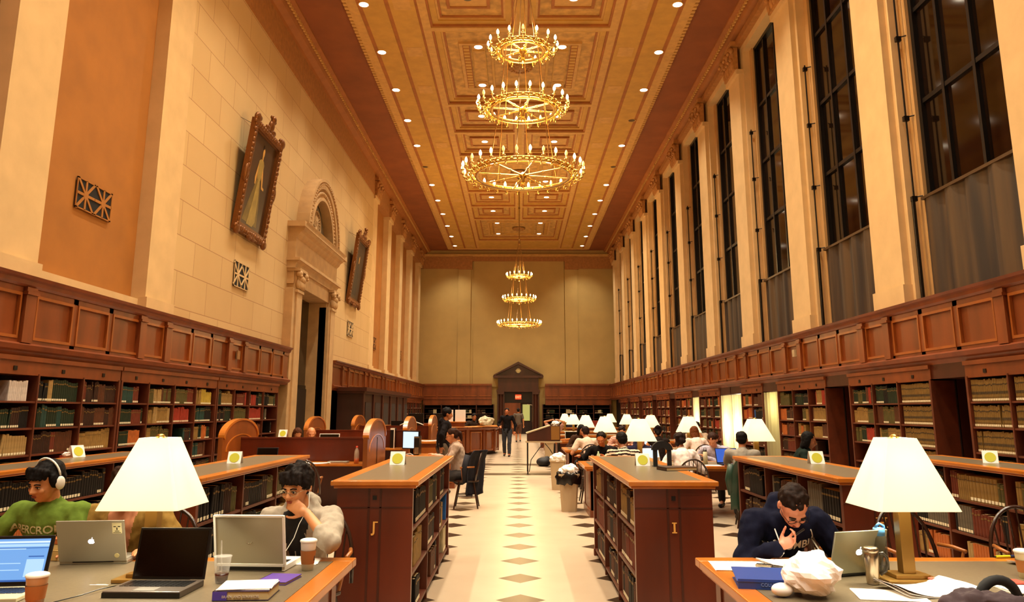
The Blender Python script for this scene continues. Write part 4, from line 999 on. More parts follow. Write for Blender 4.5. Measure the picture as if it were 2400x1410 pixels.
MB().cyl((0, -.34, 4.3), (0, -.3, 4.3), .16, n=24).lathe([(.16, -.04), (.2, -.04), (.2, .02), (.16, .02)], (0, -.3, 4.3), 24).build('clock_face', mat('aged_clock_face_glow', '#b89a5c', .5, emit=.15), ed)  # clock face carries a faint glow of its own
MB().box(-.95, .95, -.05, .0, 2.1, 2.9).build('transom', MATS['near_black_wood'], ed)
MB().box(-.95, .15, -.1, -.05, 0, 2.1).box(-.8, -.0, -.12, -.1, .3, .9).box(-.8, 0, -.12, -.1, 1.1, 1.9).build('door_leaf', W_RED, ed)
MB().box(.15, .95, -.02, .0, 0, 2.1, 0).build('open_doorway', mat('dim_doorway', '#2a160c', .8), ed)
MB().box(.3, .8, -.06, -.03, .9, 2.0).build('lit_door_pane', mat('lit_green_pane', '#9aa05c', .5, emit=.5, ecol='#a8a860'), ed)
m_ = MB(); m_.cyl((.95, -.6, .8), (.95, -.6, 1.95), .02); m_.cyl((.95, -.6, 1.95), (.6, -.6, 2.0), .02)
m_.build('light_stem', CHROME, ed)
sign_exit((.08, 53.75, 2.5), 0, .42, .32, 'red EXIT sign over the timber doorway on the end wall')
# end wall bookshelves
for s, a, b, lb in ((-1, -6.4, -1.6, 'left'), (1, 1.75, 6.4, 'right')):
    root = empty('end_bookcase', (a, 53.9, 0), 0, 'dark built-in bookcase along the end wall, %s of the doorway' % lb, 'bookcase')
    W = b-a; n = 4
    for i in range(n+1): MB().box(W*i/n-.03, W*i/n+.03, -.3, 0, 0, 2.0).build('upright', W_DARK, root)
    for z in (.35, .7, 1.05, 1.4, 1.75): MB().box(0, W, -.28, 0, z-.02, z).build('shelf', W_DARK, root); MB().box(0, W, 0, .02, 0, 2.0).build('back_panel', W_BACK, root)
    for i in range(n):
        for z in (1.05, 1.4):
            fill(53.65, a+W*i/n+.05, a+W*(i+1)/n-.05, z, .3, [D_+['cream', 'tan']][0], 'books on the end wall', ('upper', 'end wall bookcase', i, n), 'X', 1, .55)
# wooden vestibule on the left, beyond the portal
ve = empty('wooden_vestibule', (-6.5, 28.2, 0), 0, 'dark timber vestibule projecting from left wall under the panelled band', 'vestibule')
m_ = MB(); m_.box(0, .9, 0, 11.5, 0, 2.2); m_.build('body', mat('vestibule_wood', '#33150b', .45, wood=(3, .3, (1, 1, .3))), ve)
m_ = MB(); m_.box(-.0, 1.0, -.1, 11.6, 2.2, 2.28); m_.box(0, 1.08, -.15, 11.65, 2.28, 2.42); m_.build('cornice', W_DARK, ve)
m_ = MB()
for i in range(6): m_.box(.9, .95, i*2.0+.0, i*2.0+.3, 0, 2.2); m_.box(.9, .92, i*1.95+.6, i*1.95+1.7, .3, 1.9, 1)
m_.build('pilasters', [W_DARK, W_BACK], ve)
# small white box on right band
tag(MB().box(-.08, 0, -.07, .07, -.08, .08).box(-.085, -.08, -.03, .03, -.03, .03).build('wall_speaker', BEIGE, loc=(6.5, 17.95, 2.9), bevel=.01), 'small beige box fixed to the right-hand panelled band', 'wall speaker')
tag(MB().box(0, .02, -.09, .09, -.1, .1).build('wall_vent', mat('vent_brown', '#8a5c30', .5), loc=(-6.49, 17.95, 2.86)), 'small square vent on the left panelled band near the portal', 'vent')
# ---------------- people ----------------
def remesh(mb, name, mats, voxel, smooth=3, disp=None, pick=None, parent=None):
    me = mb.mesh(name+'_src', [MATS['white_paper']]); o = bpy.data.objects.new(name+'_src', me); COL.objects.link(o)
    r = o.modifiers.new('r', 'REMESH'); r.mode = 'VOXEL'; r.voxel_size = voxel
    if smooth: s = o.modifiers.new('s', 'SMOOTH'); s.iterations = smooth; s.factor = .5
    dg = bpy.context.evaluated_depsgraph_get(); nm = bpy.data.meshes.new_from_object(o.evaluated_get(dg)); bpy.data.objects.remove(o); bpy.data.meshes.remove(me)
    nm.name = name; nm.materials.clear()
    for m in mats: nm.materials.append(m)
    if disp:
        sc, am = disp
        nr = [v.normal.copy() for v in nm.vertices]
        for v, n in zip(nm.vertices, nr):
            q = Vector((v.co.x*sc, v.co.y*sc, v.co.z*sc*.6)); v.co += n*am*(noise.noise(q)+.5*noise.noise(q*2.3))
    if pick:
        for p in nm.polygons: p.material_index = pick(p.center)
    nm.polygons.foreach_set('use_smooth', [True]*len(nm.polygons)); nm.update()
    ob = bpy.data.objects.new(name, nm); COL.objects.link(ob)
    if parent: ob.parent = parent
    return ob
def ik(S, W, a, b, hint):
    d = W-S; L = d.length; L2 = min(L, (a+b)*.995); 
    if L > L2: W = S+d*(L2/L); d = W-S; L = L2
    x = (a*a-b*b+L*L)/(2*L); h = math.sqrt(max(a*a-x*x, 0)); u = d.normalized(); n = (hint-u*hint.dot(u)).normalized()
    return S+u*x+n*h, W
def hand(mb, W, d, n, side, curl=.5, fr=.0085, sc=1.0, thumb=.6, spread=.1):
    """W wrist, d pointing direction, n palm normal (direction palm faces), side +1/-1 decides thumb side"""
    d = d.normalized(); n = (n-d*n.dot(d)).normalized(); t = d.cross(n)*side
    M = Matrix((t, d, n)).transposed()
    mb.cap(W, W+d*.03*sc, .024*sc, .026*sc)
    mb.ell(W+d*.055*sc, (.04*sc, .05*sc, .017*sc), M=M); mb.ell(W+d*.075*sc-t*.008*sc, (.037*sc, .028*sc, .015*sc), M=M)
    tips = []
    for i, (o, L) in enumerate(((.027, .074), (.009, .082), (-.009, .077), (-.027, .06))):
        p = W+d*(.09-abs(o)*.15)*sc+t*o*sc; a = curl*.45; dd = (d+t*(o*spread*20*.3)).normalized()
        for j, f in enumerate((.44, .32, .24)):
            a_ = a if j == 0 else a+curl*(.75*j)
            v = dd*math.cos(a_)+n*math.sin(a_); q = p+v*L*f*sc; mb.cap(p, q, (fr-.0007*j)*sc, (fr-.0007*(j+1))*sc, n=8); p = q
        tips.append(p)
    p = W+d*.03*sc+t*.028*sc
    for j, (L, r) in enumerate(((.036, .0115), (.03, .01), (.024, .009))):
        v = (d*(.75+.1*j)+t*(.75-thumb*.45*j)+n*(.25+thumb*.3*j)).normalized(); q = p+v*L*sc; mb.cap(p, q, r*sc, (r-.001)*sc, n=8); p = q
    return tips
def person(name_lbl, loc, rz, skin, hair_c, top_c, bot_c='#1a1410', seated=True, lean=12, headp=15, heady=0, headr=0, LH=None, RH=None, sleeve='long', hair='short', female=False, detail=False, glasses=False, hcurl=(.6, .6), hd=(None, None), hn=(None, None), hints=(None, None), leg=None, twist=0, stripes=None, scale=1.0, hood=False, armw=1.0, under=None, elbows=None, headoff=0, cat='person', nolegs=False, hairvol=1.0, headscale=1.0, legskin=False):
    """local frame: faces -Y, left hand at +X"""
    root = empty('person', loc, rz, name_lbl, cat)
    S_ = scale; vox = .0065 if detail else .011
    sk = mat('skin_'+skin.strip('#'), skin, .5, noise_=(9, .05)); hm = mat('hair_'+hair_c.strip('#'), [x*.6 for x in lin(hair_c)], .7, noise_=(60, .4), spec=.15)
    V = Vector
    Rl = Matrix.Rotation(math.radians(lean), 3, 'X'); Rl2 = Matrix.Rotation(math.radians(lean*1.35), 3, 'X'); Tw = Matrix.Rotation(math.radians(twist), 3, 'Z')
    P = V((0, 0, .53 if seated else .92)); sw = .165 if female else .19
    C1 = P+Tw @ Rl @ V((0, 0, .2)); C2 = C1+Tw @ Rl2 @ V((0, 0, .2)); N = C2+Tw @ Rl2 @ V((0, -.005, .12))
    S = {1: C2+Tw @ Rl2 @ V((sw, 0, .055)), -1: C2+Tw @ Rl2 @ V((-sw, 0, .055))}
    Rh = Tw @ Matrix.Rotation(math.radians(heady), 3, 'Z') @ Matrix.Rotation(math.radians(headp), 3, 'X') @ Matrix.Rotation(math.radians(headr), 3, 'Y')
    H = N+Rh @ V((0, -.018-headoff, .135))
    wr = {1: V(LH) if LH else V((.2, -.35, .8)), -1: V(RH) if RH else V((-.2, -.35, .8))}
    if not LH and not seated: wr[1] = V((.27, -.02, .84))
    if not RH and not seated: wr[-1] = V((-.27, -.02, .84))
    E = {}
    for s in (1, -1):
        h = hints[0 if s > 0 else 1]; h = V(h) if h else V((s*.6, .3, -.8)); E[s], wr[s] = ik(S[s], wr[s], .285, .26, h)
    hip = {s: P+V((s*.09, 0, -.02)) for s in (1, -1)}
    lg = leg or {}
    if seated: K = {s: V((s*.12, -.42, .50)) for s in (1, -1)}; A = {s: V((s*.13, -.4, .09)) for s in (1, -1)}
    else: K = {s: V((s*.1, -.03, .5)) for s in (1, -1)}; A = {s: V((s*.1, .02, .09)) for s in (1, -1)}
    for k, v in lg.items():
        (K if k[0] == 'K' else A)[1 if k[1] == 'L' else -1] = V(v)
    # ---- body
    b = MB(); ch = (.145, .1) if not female else (.13, .092)
    b.cap(P, C1, .125, .115); b.cap(C1, C2, .12, .125)
    for s in (1, -1): b.cap(C2+(S[s]-C2)*.35, S[s], .085, .058)
    b.cap(N-Rl2 @ V((0, 0, .06)), H-Rh @ V((0, -.02, .08)), .058, .052)
    fo = []
    for s in (1, -1):
        b.cap(S[s], E[s], .05*armw, .04*armw); b.cap(E[s], wr[s], .04*armw, .026)
        dd = (wr[s]-E[s]).normalized(); i = 0 if s > 0 else 1
        dh = V(hd[i]) if hd[i] else dd; nh = V(hn[i]) if hn[i] else V((0, 0, -1))
        hand(b, wr[s]-dd*.01, dh, nh, (1 if s > 0 else -1), hcurl[i])
        if not nolegs:
            b.cap(hip[s], K[s], .085, .055); b.cap(K[s], A[s], .052, .036); b.cap(A[s], A[s]+V((0, -.15, -.05)), .034, .028)
    hs = headscale
    def HE(c, r, rot=None, mb=b): mb.ell(H+Rh @ (V(c)*hs), [x*hs for x in r], M=Rh if rot is None else Rh @ rot, n=20, k=13)
    HE((0, .012, .03), (.076, .094, .088)); HE((0, -.03, -.02), (.06, .062, .085)); HE((0, -.05, -.075), (.034, .032, .032)); HE((0, -.03, -.06), (.052, .048, .045))
    HE((0, -.075, .022), (.05, .02, .016)); b.cap(H+Rh @ (V((0, -.088, .012))*hs), H+Rh @ (V((0, -.108, -.024))*hs), .0085*hs, .013*hs)
    for s in (1, -1):
        HE((s*.014, -.098, -.027), (.009, .01, .007)); HE((s*.034, -.072, -.022), (.022, .02, .02)); HE((s*.079, .012, .0), (.011, .02, .032)); HE((s*.084, .018, .008), (.006, .012, .018))
    HE((0, -.086, -.05), (.022, .012, .006)); HE((0, -.085, -.06), (.018, .012, .006))
    remesh(b, 'body', [sk], vox, 2 if detail else 3, parent=root)
    # ---- features
    if detail:
        f = MB(); g = MB(); l = MB(); dk = MB()
        for s in (1, -1):
            HE((s*.031, -.0845, .002), (.015, .0075, .0065), mb=f); HE((s*.031, -.0905, .001), (.006, .003, .0058), mb=dk)
            g.tube([H+Rh @ V((s*.014, -.095, .021)), H+Rh @ V((s*.032, -.096, .027)), H+Rh @ V((s*.05, -.083, .02))], .004, 6); g.build('eyebrow', hm, root); g = MB()
            g.tube([H+Rh @ V((s*.017, -.092, .006)), H+Rh @ V((s*.031, -.0945, .0105)), H+Rh @ V((s*.046, -.084, .004))], .0022, 6); g.build('eyelid', hm, root); g = MB()
        HE((0, -.0955, -.0515), (.021, .006, .0042), mb=l); HE((0, -.094, -.0585), (.017, .006, .0048), mb=l)
        f.build('eyeball', mat('eye_white', '#c8b49c', .3), root); dk.build('iris', mat('eye_dark', '#120806', .2), root)
        l.build('lips', mat('lips_'+skin.strip('#'), '#9c4632', .45), root)
    if glasses:
        g = MB()
        for s in (1, -1):
            g.tube([H+Rh @ V((s*.033+.023*math.cos(a), -.102+abs(math.cos(a))*.002, .0+.016*math.sin(a))) for a in [2*math.pi*i/16 for i in range(16)]], .0015 if glasses == 1 else .002, 5, closed=True)
            g.tube([H+Rh @ V((s*.056, -.1, .004)), H+Rh @ V((s*.078, -.06, .006)), H+Rh @ V((s*.083, .015, .008))], .0016, 5)
        g.tube([H+Rh @ V((-.01, -.103, .003)), H+Rh @ V((0, -.106, .006)), H+Rh @ V((.01, -.103, .003))], .0015, 5)
        g.build('glasses', CHROME if glasses == 1 else BLACKM, root)
    # ---- hair
    h = MB(); hv = hairvol; Rr = random.Random(int(abs(loc[0]*100))+3)
    if hair != 'bald':
        HE((0, .026, .05*1.0), (.086*hv, .096*hv, .082*hv), mb=h); HE((0, .055, .01), (.078, .062, .075), mb=h)
        if hair in ('short', 'mop', 'curly'):
            for i in range(26 if detail else 12):
                a = Rr.uniform(-math.pi, math.pi); e = Rr.uniform(.35, 1.3)
                c = V((.078*math.cos(a)*math.sin(e), .02+.09*math.sin(a)*math.sin(e), .05+.085*math.cos(e)))*hv
                if c.y < -.055 and c.z < .06: continue
                h.ell(H+Rh @ (c*.93), (Rr.uniform(.015, .024),)*3, n=8, k=6)
        if hair == 'mop':
            for x in (-.06, -.04, -.02, 0, .02, .04, .06): h.cap(H+Rh @ V((x, -.055, .095)), H+Rh @ V((x*1.1+.01, -.09, .048+abs(x)*.1)), .02, .008, n=8)
            for s in (1, -1): HE((s*.076, .0, .035), (.02, .04, .045), mb=h)
        if hair == 'fringe':
            for x in (-.066, -.044, -.022, 0, .022, .044, .066): h.cap(H+Rh @ V((x, -.05, .09)), H+Rh @ V((x*1.03, -.086+x*x*4, .052)), .02, .01, n=8)
            for s in (1, -1): HE((s*.078, .0, .02), (.02, .045, .05), mb=h)
        if hair == 'long':
            for s in (1, -1): HE((s*.07, .02, -.02), (.03, .05, .11), mb=h)
            HE((0, .06, -.08), (.075, .045, .13), mb=h)
        if hair == 'pony':
            h.cap(H+Rh @ V((0, .1, .06)), H+Rh @ V((0, .15, .0)), .03, .035); h.cap(H+Rh @ V((0, .15, .0)), H+Rh @ V((0, .14, -.12)), .035, .018)
        if hair == 'bun':
            HE((0, .1, .075), (.05, .05, .045), mb=h); HE((0, .085, -.05), (.045, .035, .05), mb=h)
        if hair == 'curly':
            for i in range(14): HE((Rr.uniform(-.07, .07), Rr.uniform(.02, .1), Rr.uniform(-.07, .08)), (.03, .03, .03), mb=h)
            HE((0, .1, -.02), (.04, .03, .06), mb=h)
        remesh(h, 'hair', [hm], .0065 if detail else .011, 1, (45, .006), parent=root)
    # ---- top garment
    if top_c:
        ct = mat('cloth_'+top_c.strip('#')+('s' if stripes else ''), top_c, .9, noise_=(40, .08), bump=(90, .25, .004), spec=.15)
        c = MB(); q = 1.12
        c.cap(P+V((0, .0, -.02)), C1, .15, .14); c.cap(C1, C2, .142, .142)
        c.ell(C2-Rl2 @ V((0, .02, .0)), (sw*.95, .115, .13), M=Tw @ Rl2)
        for s in (1, -1):
            c.cap(C2+(S[s]-C2)*.3, S[s], .1, .072)
            if sleeve == 'long': c.cap(S[s], E[s], .066*armw, .056*armw); c.cap(E[s], E[s]+(wr[s]-E[s])*.93, .057*armw, .041*armw)
            elif sleeve == 'push': c.cap(S[s], E[s], .072*armw, .064*armw); c.cap(E[s], E[s]+(wr[s]-E[s])*.28, .066*armw, .056*armw)
            elif sleeve == 'none': pass
            else: c.cap(S[s], S[s]+(E[s]-S[s])*.62, .068*armw, .064*armw)
        c.cap(N-Rl2 @ V((0, 0, .07)), N-Rl2 @ V((0, 0, .012)), .085, .066)
        if hood:
            for k in range(14):
                a = math.pi*2*k/14; rr_ = .092; back = max(0, math.sin(a))
                c.ell(N+Rl2 @ V((rr_*math.cos(a), .012+rr_*.8*math.sin(a), .012-.03*(1-back)*1.4)), (.034, .034, .03+.02*back), n=10, k=7)
            c.ell(N+Rl2 @ V((0, .1, -.02)), (.095, .055, .07))
        mats = [ct]; pk = None
        if stripes:
            mats.append(mat('cloth_stripe_'+stripes[0].strip('#'), stripes[0], .85)); inv = (Tw @ Rl2).inverted()
            pk = lambda p, inv=inv, w_=stripes[1]: int(((inv @ (V(p)-C1)).z/w_) % 1 < .5)
        if under:
            mats.append(mat('cloth_'+under.strip('#'), under, .85)); inv2 = (Tw @ Rl2).inverted()
            def pk(p, inv=inv2):
                q_ = inv @ (V(p)-N); return len(mats)-1 if (q_.y < -.03 and abs(q_.x) < .015+max(0, (.34+q_.z)*.22) and q_.z > -.36 and q_.z < .03) else 0
        tp = remesh(c, 'jacket' if sleeve in ('long', 'push') else 'shirt', mats, .009 if detail else .013, 3, (13, .016 if sleeve != 'short' else .01), pk, root)
    else: tp = None
    if not nolegs:
        c = MB(); bm_ = mat('cloth_'+bot_c.strip('#'), bot_c, .85, noise_=(30, .15)); fr_ = .55 if legskin else .93
        c.cap(P+V((0, 0, .03)), P+V((0, 0, -.04)), .148, .145)
        for s in (1, -1): c.cap(hip[s], K[s], .102, .075); c.cap(K[s], K[s]+(A[s]-K[s])*(.1 if legskin else .93), .076, .076 if legskin else .06)
        remesh(c, 'shorts' if legskin else 'trousers', [bm_], .013, 2, (12, .01), parent=root)
        for s in (1, -1):
            m_ = MB(); m_.cap(A[s]+V((0, .02, -.045)), A[s]+V((0, -.15, -.055)), .042, .034); m_.v = [(x, y, max(z, A[s].z-.09)) for x, y, z in m_.v]
            m_.build('shoe', mat('dark_shoe', '#14100e', .5), root)
    root['top_name'] = ''; del root['top_name']
    if scale != 1: root.scale = (scale,)*3
    return root, dict(H=H, Rh=Rh, N=N, C2=C2, C1=C1, S=S, E=E, W=wr, Rl=Rl2, Tw=Tw, top=tp)
def chest_text(root, info, s, size, zc, m, arc=0, x0=0, name='lettering', wave=0):
    bv = BVHTree.FromPolygons([v.co for v in info['top'].data.vertices], [p.vertices[:] for p in info['top'].data.polygons])
    c = bpy.data.curves.new(name, 'FONT'); c.body = s; c.size = size; c.align_x = 'CENTER'; c.offset = size*.02; c.resolution_u = 3
    t = bpy.data.objects.new('tmp', c); COL.objects.link(t); bpy.context.view_layer.update()
    me = bpy.data.meshes.new_from_object(t.evaluated_get(bpy.context.evaluated_depsgraph_get())); bpy.data.objects.remove(t)
    me.materials.clear(); me.materials.append(m); me.name = name
    import bmesh
    bm = bmesh.new(); bm.from_mesh(me); bmesh.ops.triangulate(bm, faces=bm.faces)
    for _ in range(3): bmesh.ops.subdivide_edges(bm, edges=[e for e in bm.edges if e.calc_length() > size*.18], cuts=1); bmesh.ops.triangulate(bm, faces=bm.faces)
    bm.to_mesh(me); bm.free()
    M = info['Tw'] @ info['Rl']; base = info['C2']+M @ Vector((x0, 0, zc)); d = M @ Vector((0, 1, 0))
    for v in me.vertices:
        o = base+M @ Vector((v.co.x, -.6, v.co.y-arc*v.co.x*v.co.x)); hit = bv.ray_cast(o, d)
        v.co = (hit[0]-d*.003) if hit[0] is not None else base-d*.2+M @ Vector((v.co.x, 0, v.co.y))
    o = bpy.data.objects.new(name, me); COL.objects.link(o); o.parent = root; return o
def on_top(info, pts, rad, name, m, root, n=6):
    """line laid on the garment: pts are (x, z) relative to the upper chest"""
    bv = BVHTree.FromPolygons([v.co for v in info['top'].data.vertices], [p.vertices[:] for p in info['top'].data.polygons])
    M = info['Tw'] @ info['Rl']; d = M @ Vector((0, 1, 0)); out = []
    for (x, z) in pts:
        o = info['C2']+M @ Vector((x, -.6, z)); hit = bv.ray_cast(o, d); out.append((hit[0]-d*.002) if hit[0] is not None else None)
    out = [o for o in out if o is not None]
    return MB().tube(out, rad, n).build(name, m, root) if len(out) > 1 else None
SKA, SKB = '#cf8a58', '#c8825a'
# green tee, headphones
r, i = person('person in a green t-shirt wearing white headphones at the left table edge', (-2.88, 5.02, 0), -.05, SKA, '#120a08', '#5f7428', sleeve='short', hair='fringe', detail=True, lean=6, headp=18, heady=-14, headr=4, LH=(.1, -.42, .80), RH=(-.28, -.42, .80), hcurl=(.3, .3), hd=((-.8, -.5, -.1), (.4, -.9, -.1)))
chest_text(r, i, 'ABERCROMBI', .064, -.035, mat('cracked_print', '#b8b07c', .8, noise_=(80, .3)), arc=-.0, name='shirt_lettering')
m = MB(); H, Rh = i['H'], i['Rh']
m.tube([H+Rh @ Vector((.093*math.cos(a), .02, .045+.1*math.sin(a))) for a in [math.pi*k/14 for k in range(15)]], .006, 8)
for s in (1, -1): m.ell(H+Rh @ Vector((s*.095, .012, .0)), (.016, .034, .042), M=Rh)
m.build('headphones', WHITE, r)
# olive jacket behind the lamp
r, i = person('person in an olive jacket half hidden behind the left lampshade', (-2.42, 5.12, 0), .05, '#cf8456', '#3a2010', '#8a6a30', sleeve='long', hair='short', detail=True, lean=14, headp=28, heady=6, LH=(.26, -.38, .79), RH=(-.2, -.4, .79), under='#c8845c', armw=1.15, hcurl=(.5, .5))
m = MB(); m.tube([i['N']+Vector((.05, -.12, -.1)), i['N']+Vector((.1, -.2, -.22))], .01, 6)
# grey hoodie reader
r, i = person('person in a grey hooded sweater with earphones resting chin on hand', (-1.31, 5.06, 0), -.05, SKA, '#1c0f08', '#a39684', sleeve='push', hair='mop', detail=True, lean=17, headp=14, heady=-12, LH=(.075, -.30, 1.005), RH=(-.17, -.3, .81), hints=((1.0, -.25, -.75), None), glasses=1, hood=True, under='#0d0a0a', armw=1.0, hcurl=(.95, .4), hd=((-.75, -.12, .42), None), hn=((-.2, .85, -.1), None), hairvol=1.1)
on_top(i, [(.0, -.02-.02*k) for k in range(3, 16)], .003, 'zip', SILVER, r)
on_top(i, [(.06+.012*math.sin(k*.5), .03-.018*k) for k in range(12)], .0035, 'drawstring', mat('cord_grey', '#8e8270', .8), r)
e0 = i['H']+i['Rh'] @ Vector((.082, .005, -.005))
MB().tube([e0, e0+Vector((.01, -.03, -.1)), e0+Vector((-.02, -.1, -.19)), e0+Vector((-.03, -.15, -.26)), e0+Vector((-.07, -.16, -.33)), e0+Vector((-.12, -.17, -.36))], .0022, 5).ell(e0, (.008, .008, .01), n=8, k=6).build('earphone_cord', WHITE, r)
# navy sweater
r, i = person('person in a navy lettered sweatshirt bent low over papers', (1.62, 5.06, 0), .04, '#dc9070', '#2a160c', '#0b0d22', sleeve='long', hair='short', detail=True, lean=19, headp=50, heady=-4, LH=(.24, -.44, .80), RH=(-.13, -.40, .83), glasses=2, hood=True, armw=1.15, hcurl=(.5, .9), hd=((-.4, -.9, -.1), (.55, -.3, .35)), hn=(None, (.3, -.5, .6)), hairvol=.97, headoff=.045)
chest_text(r, i, 'COLUMBIA', .07, -.05, mat('white_letters', '#cfc8b8', .7), x0=-.01, name='shirt_lettering')
for pts in ([(-.1-.055*math.sin(k*.25), .06-.03*k) for k in range(6)], [(.12+.05*math.sin(k*.3), .05-.032*k) for k in range(9)]): on_top(i, pts, .004, 'piping', mat('white_piping', '#cfc8c0', .7), r)
MB().cyl(i['W'][-1]+Vector((.06, -.06, .06)), i['W'][-1]+Vector((.12, -.09, .11)), .006).build('bracelet', BLACKM, r)
# typing hand at lower left corner: its owner sits outside the frame
r, i = person('seated person mostly out of frame, hand on the blue-screened laptop keyboard', (-3.28, 2.75, 0), math.pi*.86, '#d89468', '#2a160c', '#4a3a2a', sleeve='push', lean=14, headp=20, LH=(.26, -.7, .82), RH=(-.15, -.7, .81), hcurl=(.5, .5))
# ---- middle distance, right tables
Q = [
 ('person in a black and white striped top seated with back to the camera', (1.60, 11.75, 0), math.pi, '#b87850', '#150b07', '#2c1c18', dict(stripes=('#d8c4a8', .055), lean=16, headp=20, heady=10)),
 ('person in glasses and black jacket leaning at the aisle end of the nearest reading table', (1.55, 13.95, 0), -.3, '#b86a3a', '#20100a', '#120c0a', dict(glasses=2, lean=24, headp=18, LH=(.1, -.5, .82), RH=(-.35, -.52, .82), detail=False)),
 ('person in a tan t-shirt seen from behind at second reading table', (1.52, 16.55, 0), math.pi+.25, '#b87850', '#2a160c', '#d8bca8', dict(sleeve='short', lean=18, headp=20)),
 ('dark-haired person beyond the tan t-shirt, face turned down to the side', (1.42, 19.0, 0), .5, '#b87850', '#150b07', '#3a2418', dict(hair='long', female=True, lean=16, headp=24)),
 ('person in a pink plaid shirt between the lamps of the second table', (2.45, 18.7, 0), 0, '#c48460', '#2a160c', '#b88474', dict(lean=20, headp=30, stripes=('#d8b0a0', .04))),
 ('person in a navy jacket hidden behind the nearest aisle-side mid-room lamp', (2.1, 13.95, 0), .1, '#b87850', '#150b07', '#1c1830', dict(lean=24, headp=30, hood=True)),
 ('person with bare neck and upswept dark hair seen from behind', (2.9, 16.2, 0), math.pi-.2, '#cc8a5e', '#150b07', '#1c120e', dict(hair='bun', female=True, sleeve='none', lean=12, headp=20)),
 ('person with wavy dark hair and pink top, back to the camera, near the bookend', (2.48, 11.7, 0), math.pi+.1, '#c88a68', '#2a140c', '#f0e0d8', dict(hair='curly', female=True, lean=16, headp=18)),
 ('person with light brown hair and pink t-shirt, back to camera, second table', (3.78, 16.45, 0), math.pi+.1, '#cc9070', '#7a4018', '#e8d0c4', dict(hair='long', female=True, lean=16, headp=22, sleeve='short')),
 ('person in a grey shirt facing the camera with hands clasped at mouth', (4.25, 18.6, 0), -.25, '#b8754a', '#24130b', '#a89078', dict(sleeve='short', lean=6, headp=20, LH=(.05, -.28, 1.06), RH=(-.03, -.28, 1.06), hcurl=(1.1, 1.1), hd=((-.3, 0, 1), (.3, 0, 1)), scale=1.03)),
 ('person in a pale blue shirt bowed over the far side of nearest table', (3.55, 13.95, 0), -.5, '#c88a68', '#3a1c0e', '#b0a8b8', dict(lean=24, headp=32, hair='curly', LH=(-.1, -.5, .82), RH=(-.4, -.4, .82))),
 ('balding person, back to camera, facing a blue laptop screen', (3.28, 11.55, 0), math.pi-.35, '#c07c50', '#160c08', '#8c8478', dict(sleeve='short', lean=12, headp=12, LH=(.1, -.4, .98), RH=(-.05, -.45, .82))),
 ('person with dark hair in a dark green jacket beside right wall bookcases', (4.15, 11.7, 0), 1.2, '#8a5434', '#0c0706', '#14201a', dict(hair='long', female=True, lean=10, headp=16)),
 ('distant person with sandy hair in a grey sweatshirt bent over a desk', (2.4, 35.7, 0), -.6, '#c88a60', '#7a4a20', '#3c3c48', dict(lean=26, headp=28)),
 ('distant person stretching with both hands behind head near the aisle', (1.25, 26.4, 0), -.4, '#c07c50', '#24130b', '#b88a78', dict(sleeve='short', lean=-6, headp=-6, LH=(.1, .06, 1.28), RH=(-.1, .06, 1.28), hints=((1, -.2, .3), (-1, -.2, .3)))),
 ('person with dark hair seated working inside the reference desk', (-1.75, 31.3, 0), .2, '#a86c44', '#120907', '#3a2c24', dict(lean=10, headp=20, scale=1.15)),
 ('bald person with back turned beyond the first carrel partition', (-3.9, 14.85, 0), .35, '#cc8456', '#2a160c', '#5a3420', dict(hair='bald', lean=8, headp=14)),
 ('person with brown hair bowed beside the bald reader in the carrels', (-4.5, 15.9, 0), .5, '#b8754a', '#5e3014', '#3c2418', dict(hair='long', female=True, lean=16, headp=32)),
]
for lb, loc, rz, sk_, hc, tc_, kw in Q:
    person(lb, loc, rz, sk_, hc, tc_, nolegs=False, **kw)
    if 'bare neck' in lb or 'balding' in lb: pass
# seated woman by the aisle with jacket on her chair
r, i = person('person with ponytail and glasses writing in profile beside the aisle', (-.98, 13.6, 0), -math.pi/2+.15, '#c07c50', '#3a1c0e', '#ab9484', '#241c1c', hair='pony', female=True, lean=8, headp=16, LH=(.05, -.42, .84), RH=(-.15, -.42, .84), glasses=2)
# standing figure in hooded black jacket
r, i = person('standing person in black jacket and dark hood beside the writing counter', (-1.48, 15.75, 0), math.pi*.55, '#a8653a', '#120a0c', '#120c0e', '#5a4a3a', seated=False, lean=4, headp=8, LH=(.2, -.12, .95), RH=(-.25, .05, .93), scale=.97, hood=True, hairvol=1.1)
# walkers
person('person in dark cardigan and jeans walking toward the camera', (-.36, 28.0, 0), -.1, '#b8683a', '#1a0e08', '#120e10', '#2a2c34', seated=False, lean=2, headp=4, glasses=2, LH=(.28, -.1, .88), RH=(-.22, -.28, 1.06), leg={'KL': (.1, -.12, .5), 'AL': (.1, -.16, .09), 'KR': (-.1, -.02, .5), 'AR': (-.1, .12, .1)}, scale=.985)
person('person in grey shirt and brown shorts walking away toward the end door', (.06, 40.5, 0), math.pi, '#b8754a', '#120a07', '#5a5048', '#4a2c1c', seated=False, lean=2, headp=4, sleeve='short', legskin=True, leg={'KL': (.1, -.1, .5), 'AL': (.1, .02, .09), 'KR': (-.1, .0, .5), 'AR': (-.1, .14, .12)}, scale=1.0)
